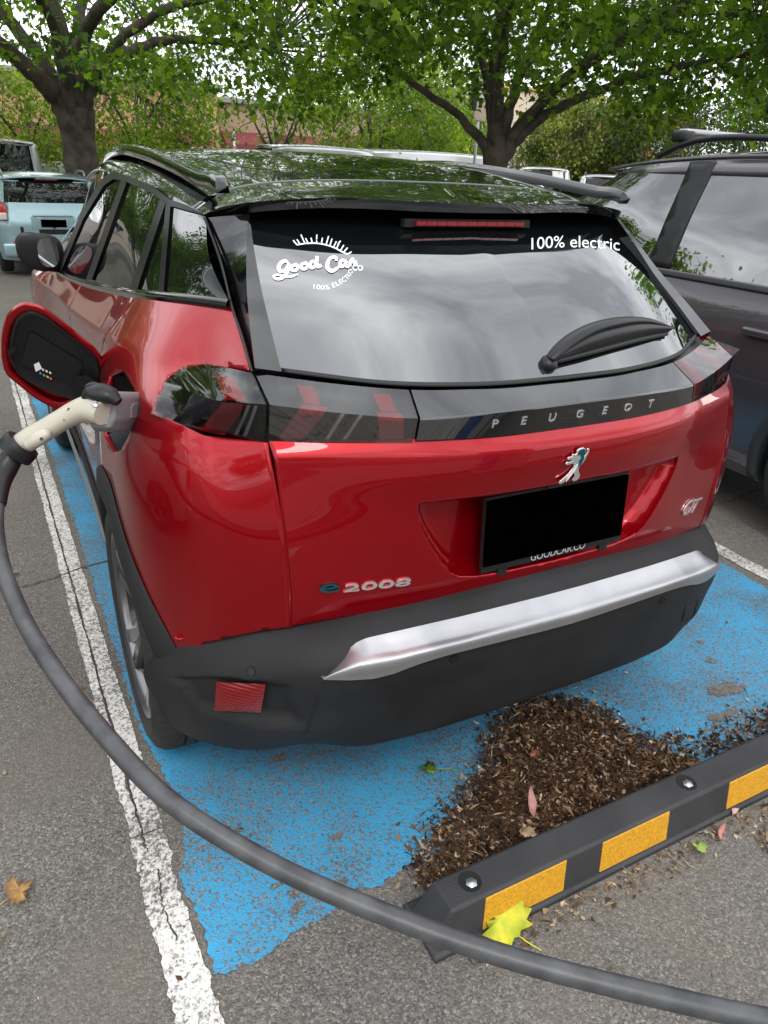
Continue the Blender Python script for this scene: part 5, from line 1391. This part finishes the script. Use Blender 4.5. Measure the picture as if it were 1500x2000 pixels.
# small pale blue hatch across the lane
def place(dxdy, yrel): return (CP[0]+dxdy*yrel, CP[1]+yrel)
x, y = place(.078, 13.6)
teal = vehicle('pale_blue_hatchback', 'pale blue hatchback seen from behind, parked across the lane', 4.10, 1.76, 1.60, 1.13, (.27,.40,.43), (x, y, float(ground_z(x, y))), hood=.86, rear_lean=.30, group=None, roofw=.78, rail=2, ground=.26)
b = obj('plate_surround', bev_box((0, .012, .835), (.66, .03, .20), .012), bpy.data.materials['pale_blue_hatchback_paint'], teal)
obj('handle_bar', bev_box((0, -.01, .945), (.60, .03, .025), .008), bpy.data.materials['pale_blue_hatchback_paint'], teal)
for s_ in (-1, 1): obj('bumper_reflector', bev_box((s_*.56, -.035, .555), (.16, .012, .03), .004), TAILRED, teal)
x2, y2 = x-.55, y+5.3
vehicle('silver_people_mover', 'tall silver van beyond the pale blue hatchback', 4.9, 1.88, 2.35, 1.45, (.45,.46,.47), (x2, y2, float(ground_z(x2, y2))), hood=1.0, rear_lean=.16, roofw=.88, cowl=.78, front_lean=.8)
WHT = (.62,.63,.64)
FARG = 'vehicles parked far across the car park'
x, y = place(.150, 30); vehicle('white_ute', 'white ute with a tray beyond the big tree trunk', 5.2, 1.85, 1.80, 1.1, WHT, (x, y, float(ground_z(x, y))), R(80), cowl=.62, group=FARG)
x, y = place(.205, 33); vehicle('white_van', 'long white van in front of the brick building', 5.4, 1.95, 2.30, 1.25, WHT, (x+4.5, y, float(ground_z(x, y))), R(90), cowl=.82, roofw=.92, rear_lean=.10, front_lean=.6, group=FARG)
x, y = place(.330, 22.5); vehicle('white_minivan', 'white minivan parked below the dark red awnings', 4.9, 1.9, 2.30, 1.2, WHT, (x, y, float(ground_z(x, y))), R(-90), cowl=.8, roofw=.9, rear_lean=.12, front_lean=.6, group=FARG)
x, y = place(.46, 23.0); vehicle('white_coach', 'long white minibus beyond the small bare tree', 6.2, 2.1, 2.15, 1.2, WHT, (x, y, 0), R(-90), cowl=.85, roofw=.93, rear_lean=.1, front_lean=.5, group=FARG)
x, y = place(.80, 21); vehicle('white_suv', 'white four wheel drive with dark rear window beyond the light pole', 4.8, 1.9, 1.85, 1.12, WHT, (x, y, 0), R(-38), rail=1, group=FARG)
x, y = place(.895, 20); vehicle('white_estate', 'white estate car with roof rails beside the round pale tree', 4.7, 1.85, 1.70, 1.05, WHT, (x+.7, y, 0), R(-40), rail=1, group=FARG)
x, y = place(.86, 14.5); vehicle('mint_hatchback', 'pale mint hatchback just beyond the neighbouring grey wagon', 3.9, 1.7, 1.50, .98, (.50,.60,.58), (x, y, -.05), R(-35), group=FARG)
x, y = place(.745, 17.5); vehicle('white_coupe', 'low white car behind the second tree trunk', 4.4, 1.78, 1.52, .95, WHT, (x, y, 0), R(-35), group=FARG)
vehicle('silver_hatchback', 'silver hatchback parked on the other side of the white line', 4.2, 1.78, 1.55, 1.0, (.48,.49,.50), (-3.35, .4, 0), 0)

# ================================================================== trees
BARK = mat('bark', (.075,.060,.048), .9, bump=1.0, bscale=14, var=.55, vscale=5)
def leaf_material(name, c_dark, c_light, trans=.4):
    m, nt, b = new_mat(name); out = nt.nodes['Material Output']; setp(b, rough=.5, spec=.3)
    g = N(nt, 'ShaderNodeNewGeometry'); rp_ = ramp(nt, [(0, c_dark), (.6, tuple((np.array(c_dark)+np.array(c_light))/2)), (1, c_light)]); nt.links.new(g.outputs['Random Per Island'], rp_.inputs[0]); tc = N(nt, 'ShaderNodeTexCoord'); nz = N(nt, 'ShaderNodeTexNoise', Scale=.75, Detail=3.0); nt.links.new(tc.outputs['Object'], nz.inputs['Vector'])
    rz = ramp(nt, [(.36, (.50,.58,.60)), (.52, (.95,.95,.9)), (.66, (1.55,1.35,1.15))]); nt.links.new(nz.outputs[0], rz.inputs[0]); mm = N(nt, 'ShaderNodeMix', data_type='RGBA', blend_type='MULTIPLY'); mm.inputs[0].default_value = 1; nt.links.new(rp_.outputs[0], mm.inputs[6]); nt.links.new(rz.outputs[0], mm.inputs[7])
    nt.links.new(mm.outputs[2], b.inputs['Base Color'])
    t = N(nt, 'ShaderNodeBsdfTranslucent'); mt = N(nt, 'ShaderNodeMix', data_type='RGBA', blend_type='MULTIPLY'); mt.inputs[0].default_value = 1; mt.inputs[7].default_value = (1.5, 1.7, .6, 1); nt.links.new(mm.outputs[2], mt.inputs[6]); nt.links.new(mt.outputs[2], t.inputs[0])
    mx = N(nt, 'ShaderNodeMixShader'); mx.inputs[0].default_value = trans; nt.links.new(b.outputs[0], mx.inputs[1]); nt.links.new(t.outputs[0], mx.inputs[2]); nt.links.new(mx.outputs[0], out.inputs[0]); return m
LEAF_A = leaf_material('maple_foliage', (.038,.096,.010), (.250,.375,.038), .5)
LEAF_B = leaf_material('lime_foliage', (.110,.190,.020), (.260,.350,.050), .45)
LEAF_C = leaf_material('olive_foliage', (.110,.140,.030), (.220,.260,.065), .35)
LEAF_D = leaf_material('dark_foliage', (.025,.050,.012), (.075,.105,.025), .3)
L5 = np.array([(0,-.05),(.20,.10),(.50,.12),(.36,.30),(.54,.50),(.24,.50),(.20,.74),(0,1.0),(-.20,.74),(-.24,.50),(-.54,.50),(-.36,.30),(-.50,.12),(-.20,.10)])
L2 = np.array([(0,0),(.34,.4),(0,1.0),(-.34,.4)])
def leaves_mesh(name, centers, per, spread, size, shape, m, seed, droop=.5):
    r = np.random.default_rng(seed); n = len(centers)*per; k = len(shape)
    C = np.repeat(centers, per, 0)+r.normal(0, 1, (n, 3))*np.array([spread, spread, spread*.55]); sz = size*(.55+.75*r.random(n))
    a = r.random(n)*2*np.pi; el = r.normal(-droop, .55, n)
    d = np.stack([np.cos(a)*np.cos(el), np.sin(a)*np.cos(el), np.sin(el)], 1)
    up = np.array([0, 0, 1.0])+r.normal(0, .45, (n, 3)); s = np.cross(d, up); s /= np.linalg.norm(s, axis=1)[:, None]; nn = np.cross(s, d)
    fold = .22*(np.abs(shape[:, 0]))+.10*(shape[:, 1]-.4)**2*-2
    V = C[:, None]+sz[:, None, None]*(s[:, None]*shape[None, :, 0, None]+d[:, None]*shape[None, :, 1, None]+nn[:, None]*fold[None, :, None])
    V = V.reshape(-1, 3); me = bpy.data.meshes.new(name)
    loops = np.arange(n*k, dtype=np.int32); me.vertices.add(n*k); me.vertices.foreach_set('co', V.ravel()); me.loops.add(n*k); me.loops.foreach_set('vertex_index', loops); me.polygons.add(n); me.polygons.foreach_set('loop_start', np.arange(0, n*k, k, dtype=np.int32)); me.polygons.foreach_set('loop_total', np.full(n, k, np.int32)); me.update(); me.validate(); me.materials.append(m)
    return me
def limb(bm, pts, r0, r1, sub_=5, seg=8, seed=0):
    P_ = hermite(np.array(pts, float), sub_); r = np.random.default_rng(seed); P_[1:-1] += r.normal(0, r0*.10, P_[1:-1].shape); rad = np.linspace(r0, r1, len(P_)); tube(P_, rad, seg, bm, cap=False); return P_
def big_tree(name, label, base, trunk_r, fork, limbs, crown_c, crown_r, n_cl, per, size, m, seed, shape=L5, spread=.40, low=None, group=None, extra=()):
    r = np.random.default_rng(seed); root = thing(name, label, 'tree', tuple(base), 0, group); base = np.array(base, float)
    bm = bmesh.new(); f = np.array(fork, float); P_ = hermite(np.array([(0, 0, -.3), (f[0]*.3+.02, f[1]*.3, f[2]*.4), tuple(f), (f[0], f[1], f[2]+trunk_r*2.2)]), 8); rad = np.interp(np.linspace(0, 1, len(P_)), [0, .12, .42, .68, .82, 1], [trunk_r*1.35, trunk_r*1.04, trunk_r*.93, trunk_r*1.02, trunk_r*.72, trunk_r*.30]); rad = rad*(1+.06*np.sin(np.arange(len(P_))*1.3)); tube(P_, rad, 18, bm, cap=False)
    nodes = []
    for i, (pts, r0) in enumerate(limbs): q0 = np.array(pts[0], float); nodes.append(limb(bm, [tuple(f-np.array([0, 0, trunk_r*2.0])), tuple(f*.65+q0*.35-np.array([0, 0, .12]))]+[tuple(p) for p in pts], r0*1.25, r0*.30, 6, 10, seed+i))
    nodes = np.concatenate(nodes)
    cc, cr = np.array(crown_c, float), np.array(crown_r, float); cl = []
    while len(cl) < n_cl:
        p = r.normal(0, 1, 3); p /= np.linalg.norm(p); p = p*(r.random()**.33)
        if r.random() < .55: p = p/np.linalg.norm(p)*(.8+.25*r.random())
        q = cc+p*cr
        if low is not None and q[2] < low(q[0]+base[0], q[1]+base[1])-base[2]: continue
        cl.append(q)
    cl = np.array(cl+[np.array(e)-base for e in extra])
    for i, q in enumerate(cl):
        j = np.argmin(((nodes-q)**2*np.array([1, 1, .6])).sum(1)); p0 = nodes[j]; mdl = (p0+q)/2+r.normal(0, .12, 3)+np.array([0, 0, .15]); limb(bm, [p0, mdl, q], .018, .006, 3, 5, i)
    wood = obj('trunk', bm, BARK, root)
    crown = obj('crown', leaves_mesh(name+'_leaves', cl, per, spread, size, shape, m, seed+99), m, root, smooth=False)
    return root
# left foreground tree: trunk beyond the pale blue car
x, y = place(.116, 18.6); z0 = float(ground_z(x, y))
def low_a(x, y): return 2.75+.25*math.sin(x*1.7+y)+.12*math.sin(3.1*x)+ (.5 if y < 9 else 0)
big_tree('plane_tree', 'large tree with thick dark trunk standing beyond the pale blue hatchback', (x, y, z0), .37, (.02, 0, 2.9),
    [([(-.9,-.5,3.6),(-2.3,-1.2,4.4),(-4.2,-1.6,5.0)], .20), ([(-.6,.3,3.9),(-1.6,.5,5.2),(-2.6,.5,6.6)], .18), ([(-.1,-.2,4.2),(-.3,-.4,6.0),(-.2,-.6,7.6)], .20), ([(.6,-.3,3.7),(1.5,-.6,4.15),(2.6,-1.0,4.3),(3.8,-1.6,4.2)], .15), ([(.3,.6,4.2),(.8,1.8,5.6),(1.0,3,6.6)], .16), ([(.2,-.9,4.0),(.8,-2.8,4.8),(1.5,-5,5.2),(2.0,-7,5.0)], .15), ([(-.3,-1.2,4.1),(-1.2,-3.5,5.0),(-1.6,-6,5.3)], .13), ([(.8,-.8,4.0),(2.6,-2.6,4.9),(4.6,-4.6,4.9)], .13)],
    (.9, -2.2, 5.9), (6.6, 8.2, 3.4), 470, 84, .128, LEAF_A, 21, low=low_a, spread=.36)
# second tree, right of centre
x, y = place(.702, 13.3)
def low_b(x, y): return 2.95+.30*math.sin(x*1.3+y*.7)-(.45 if x > 11.5 else 0)
big_tree('plane_tree', 'many limbed tree rising above the middle of the red car roof', (x, y, 0), .26, (.03, 0, 2.0),
    [([(-.7,.3,2.5),(-1.6,.8,3.1),(-2.6,1.0,4.0)], .10), ([(-.15,.0,3.0),(-.3,-.2,4.6),(-.4,-.3,6.4)], .16), ([(.15,-.2,2.9),(.5,-.5,4.2),(.7,-.8,6.0)], .13), ([(.5,-.5,2.7),(1.3,-1.3,3.6),(2.4,-2.3,4.4)], .13), ([(.6,-.7,2.6),(1.6,-1.8,3.2),(3.0,-3.2,3.6)], .12), ([(.1,.6,3.0),(.3,1.6,4.2),(.4,3,5.4)], .11), ([(-.4,-.5,3.1),(-1.2,-1.8,4.2),(-2.2,-3.6,5.0)], .11), ([(.4,-.9,2.9),(.9,-2.6,3.9),(1.4,-4.4,4.4)], .10)],
    (.5, -1.3, 5.2), (5.0, 5.2, 2.7), 340, 84, .128, LEAF_A, 33, low=low_b, spread=.34, extra=[(9.6,9.9,2.6),(9.9,9.7,2.3),(10.2,9.9,2.75)])
# right edge tree (trunk outside the picture)
big_tree('plane_tree', 'tree with bright hanging leaves above the neighbouring grey wagon', (13.6, 9.6, 0), .25, (0, 0, 2.4),
    [([(-.9,-.3,3.0),(-2.0,-.6,3.6),(-3.4,-1.0,4.0)], .12), ([(-.6,-.9,3.2),(-1.6,-2.4,4.0),(-2.6,-3.6,4.4)], .11), ([(.2,.2,3.6),(.3,.4,5),(.2,.6,6.5)], .14), ([(.8,.2,3.2),(2,.6,4.2),(3.4,1,5)], .12), ([(-.4,.9,3.2),(-1.2,2.2,4.2),(-2,3.4,4.8)], .11)],
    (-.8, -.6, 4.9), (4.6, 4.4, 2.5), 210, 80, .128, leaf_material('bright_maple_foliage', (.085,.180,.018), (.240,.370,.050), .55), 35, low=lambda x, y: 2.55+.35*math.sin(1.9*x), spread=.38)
# lighter trees further back
def far_tree(label, px, py, yrel, cx_r, cz, rz_, m, seed, n_cl=90, per=60, size=.16, name='small_tree', trunk=.12, group='lighter trees further back'):
    dxdy = (ray(px, py)[0]/ray(px, py)[1]); x, y = place(dxdy, yrel); z0 = float(ground_z(x, y))
    return big_tree(name, label, (x, y, z0), trunk, (0, 0, max(cz-rz_*.8, .8)), [([(math.cos(t)*.5, math.sin(t)*.5, cz-.2*rz_), (math.cos(t)*cx_r*.6, math.sin(t)*cx_r*.6, cz+.4*rz_)], trunk*.6) for t in (0, 1.3, 2.6, 3.9, 5.2)], (0, 0, cz), (cx_r, cx_r, rz_), n_cl, per, size, m, seed, shape=L2, spread=cx_r*.14, group=group)
far_tree('pale green tree in front of the orange brick wall', 265, 250, 27, 2.6, 3.2, 1.8, LEAF_B, 51, 110, 70)
far_tree('pale green shrub tree beyond the silver van', 50, 260, 30, 2.4, 2.9, 1.5, LEAF_B, 52)
far_tree('broad lime green tree right of the small bare tree', 730, 240, 25, 3.0, 3.3, 2.3, LEAF_B, 53, 130, 75)
far_tree('lime green tree between the broad tree and the sign pole', 845, 250, 27, 2.4, 3.0, 2.2, LEAF_B, 54, 110, 70)
far_tree('small lime tree behind the second tree trunk', 905, 270, 30, 2.0, 2.6, 1.9, LEAF_B, 55)
far_tree('round yellowish green tree beside the street light', 1140, 265, 30, 2.7, 3.0, 2.1, LEAF_C, 56, 210, 90, .17)
far_tree('dark green tree above the roof of the grey wagon', 1350, 262, 26, 3.6, 3.1, 2.0, LEAF_D, 57, 150, 80, .16)
far_tree('dark green tree with a pale edge beside the roof bars', 1500, 230, 26, 2.6, 3.0, 2.6, LEAF_D, 58, 90, 70, .16)
far_tree('small thin tree with bare stems in front of the red awnings', 540, 265, 24, 1.3, 2.6, .9, LEAF_A, 59, 16, 30, .13, trunk=.10)
far_tree('dark low shrub tree left of the second tree trunk', 780, 300, 31, 2.6, 1.6, 1.2, LEAF_D, 60, 70, 60, .15)
far_tree('low green shrub tree behind the street light', 1010, 310, 33, 2.2, 1.3, 1.3, LEAF_C, 61, 60, 60, .15)
# trees outside the picture that show in glass and paint
for (x, y, s, lab) in ((-8.5, 5.5, .62, 'leafy tree beyond the silver hatchback'), (-9.0, 12.5, .70, 'leafy tree at the far end beyond the silver hatchback'), (-8.0, -12.0, .8, 'street tree on the footpath behind the bays'), (-8.0, 25.0, .95, 'leafy tree at the edge of the car park left of the silver van'), (-5.0, 33.0, .95, 'leafy tree left of the orange brick building'), (-15.0, 18.0, .8, 'leafy tree beyond the tree behind the silver hatchback'), (-17.0, 30.0, .9, 'leafy tree at the far left corner of the car park'), (-12.0, 41.0, .9, 'leafy tree in front of the long rendered terrace')):
    src = [o for o in bpy.data.objects if o.name == 'plane_tree.001'][0]; t = thing('plane_tree', lab, 'tree', (x, y, 0), R(70*x)); t.scale = (s, s, s)
    for c_ in src.children:
        q = c_.copy(); COL.objects.link(q); q.parent = t

# ================================================================== buildings
def brick_mat(name, c1, c2, mortar, scale=1.0):
    m, nt, b = new_mat(name); setp(b, rough=.85); tc = N(nt, 'ShaderNodeTexCoord'); mp = N(nt, 'ShaderNodeMapping'); mp.inputs['Rotation'].default_value = (R(90), 0, 0); nt.links.new(tc.outputs['Object'], mp.inputs[0])
    br = N(nt, 'ShaderNodeTexBrick', Scale=scale); br.inputs['Color1'].default_value = (*c1, 1); br.inputs['Color2'].default_value = (*c2, 1); br.inputs['Mortar'].default_value = (*mortar, 1); br.inputs['Brick Width'].default_value = .24; br.inputs['Row Height'].default_value = .086; br.inputs['Mortar Size'].default_value = .008
    nt.links.new(mp.outputs[0], br.inputs[0]); nt.links.new(br.outputs[0], b.inputs['Base Color']); return m
BRICK = brick_mat('orange_brick', (.42,.20,.10), (.50,.26,.14), (.40,.34,.28)); BRICKD = brick_mat('brown_brick', (.30,.19,.12), (.36,.24,.16), (.32,.28,.23))
PANE = glass_dark('window_pane', (.02,.025,.03), .05); FRAME = mat('window_frame_paint', (.55,.54,.50), .5)
def building(name, label, x0, x1, y, h, depth, m, bays, win_z, z0=0., roof=None, awn=None, door=False, ry=None):
    root = thing(name, label, 'building', ((x0+x1)/2, y, z0)); w = x1-x0
    b = box_bm((0, depth/2, h/2-.5), (w, depth, h+1)); obj('wall', b, m, root, smooth=False)
    rf = obj('roof', box_bm((0, depth/2, h+.12), (w+.5, depth+.5, .24)), roof or mat('roof_sheet', (.25,.25,.26), .6), root, smooth=False)
    for zc, hh in win_z:
        for i in range(bays):
            xc = -w/2+(i+.5)*w/bays; ww = min(w/bays*.55, 2.2)
            f = obj('window', box_bm((xc, -.03, zc), (ww+.16, .10, hh+.16)), FRAME, root, smooth=False)
            obj('pane', box_bm((xc, -.075, zc), (ww, .04, hh)), PANE, f, smooth=False); obj('glazing_bar', box_bm((xc, -.095, zc), (.05, .03, hh)), FRAME, f, smooth=False); obj('sill', box_bm((xc, -.10, zc-hh/2-.10), (ww+.3, .20, .08)), FRAME, f, smooth=False)
            if awn and zc < 3:
                a = bmesh.new(); v = [a.verts.new(p) for p in ((xc-ww/2-.3, -.05, zc+hh/2+.25), (xc+ww/2+.3, -.05, zc+hh/2+.25), (xc+ww/2+.3, -1.1, zc+hh/2-.35), (xc-ww/2-.3, -1.1, zc+hh/2-.35), (xc+ww/2+.3, -1.1, zc+hh/2-.6), (xc-ww/2-.3, -1.1, zc+hh/2-.6))]
                a.faces.new((v[0], v[1], v[2], v[3])); a.faces.new((v[3], v[2], v[4], v[5])); solidify(obj('awning', a, awn, root, smooth=False), .03)
    return root
AWN = mat('dark_red_awning', (.16,.030,.034), .7)
building('brick_building', 'orange brick building with dark red awnings behind the trees', -3, 10.8, 41, 5.2, 10, BRICK, 4, ((2.0, 1.7),), -.4, awn=AWN)
building('brick_building', 'brown brick wing with dark red awnings beside the orange brick building', 11.0, 27, 43, 4.6, 10, BRICKD, 5, ((2.1, 1.7),), -.2, awn=AWN)
x, y = place(.80, 62); building('cream_building', 'cream rendered building with flat roof beyond the street light', x-7, x+6, y, 8.5, 12, mat('cream_render', (.55,.47,.36), .8, var=.1), 6, ((2.2, 1.5), (5.2, 1.5)), roof=mat('yellow_fascia', (.50,.38,.10), .6))
x, y = place(1.02, 55); building('red_roof_building', 'orange red building glimpsed between round tree and dark tree', x-5, x+6, y, 6.5, 10, mat('terracotta_wall', (.42,.16,.09), .8), 5, ((2.0, 1.4), (4.6, 1.2)), roof=mat('red_roof', (.35,.10,.06), .7))
building('terrace_building', 'long cream rendered terrace left of the orange brick building', -45, -8, 52, 7.0, 10, mat('buff_render', (.45,.40,.33), .8, var=.1), 9, ((2.0, 1.6), (4.9, 1.5)))
building('street_building', 'pale terrace building across the street behind the charger', -22, 16, -34, 8.5, -8, mat('pale_render', (.42,.40,.37), .8), 9, ((2.0, 1.8), (5.6, 1.6)))
# ================================================================== poles
def pole(name, label, px, py, yrel, h, r_, cat, head=None, m=None):
    dxdy = ray(px, py)[0]/ray(px, py)[1]; x, y = place(dxdy, yrel); z0 = float(ground_z(x, y)); root = thing(name, label, cat, (x, y, z0))
    obj('post', tube(np.array([(0, 0, -.1), (0, 0, h*.5), (0, 0, h)]), r_, 12), m or mat('galvanised_post', (.42,.43,.44), .5, .6), root); obj('base', lathe([(0, r_*2.2), (.03, r_*2.2), (.05, r_*1.2)], 16, 'z'), DARK, root)
    if head: head(root)
    return root
def lamp_head(root):
    obj('arm', tube(hermite(np.array([(0, 0, 7.9), (.3, -.2, 8.3), (1.1, -.8, 8.5)]), 6), .045, 8), bpy.data.materials['galvanised_post'], root); o = obj('lamp_head', bev_box((1.3, -.95, 8.5), (.6, .35, .14), .05), GRP, root); o.rotation_euler = (0, 0, 0)
pole('street_light', 'tall grey street light column beside the round pale tree', 1045, 330, 34, 8.0, .10, 'street light', lamp_head)
def sign_head(root):
    o = obj('sign_panel', bev_box((0, -.05, 3.9), (.55, .04, .85), .01), mat('sign_white', (.55,.55,.53), .5), root); obj('sign_box', bev_box((.02, -.03, 3.15), (.42, .06, .5), .01), mat('sign_tan', (.40,.33,.24), .6), root); obj('sign_box', bev_box((-.22, -.02, 3.7), (.16, .12, 1.1), .01), PLASTIC2, root)
pole('sign_post', 'thin post with white and dark panels left of the second tree trunk', 926, 325, 20, 4.3, .045, 'sign', sign_head)
pole('short_post', 'short bare grey post in front of the brown brick wall', 458, 292, 29, 2.6, .05, 'post')
pole('yellow_flag_post', 'post with a small yellow banner at the foot of the street light', 1036, 330, 36, 2.6, .04, 'post', lambda root: obj('banner', bev_box((.16, 0, 2.0), (.30, .02, 1.0), .005), mat('yellow_banner', (.60,.52,.05), .6), root))

# keep the tree of parts at thing > part > sub-part
bpy.context.view_layer.update()
for o in list(bpy.data.objects):
    chain = []; p = o.parent
    while p is not None: chain.append(p); p = p.parent
    if len(chain) > 2:
        w = o.matrix_world.copy(); o.parent = chain[-2]; o.matrix_parent_inverse = Matrix.Identity(4); o.matrix_basis = chain[-2].matrix_world.inverted() @ w
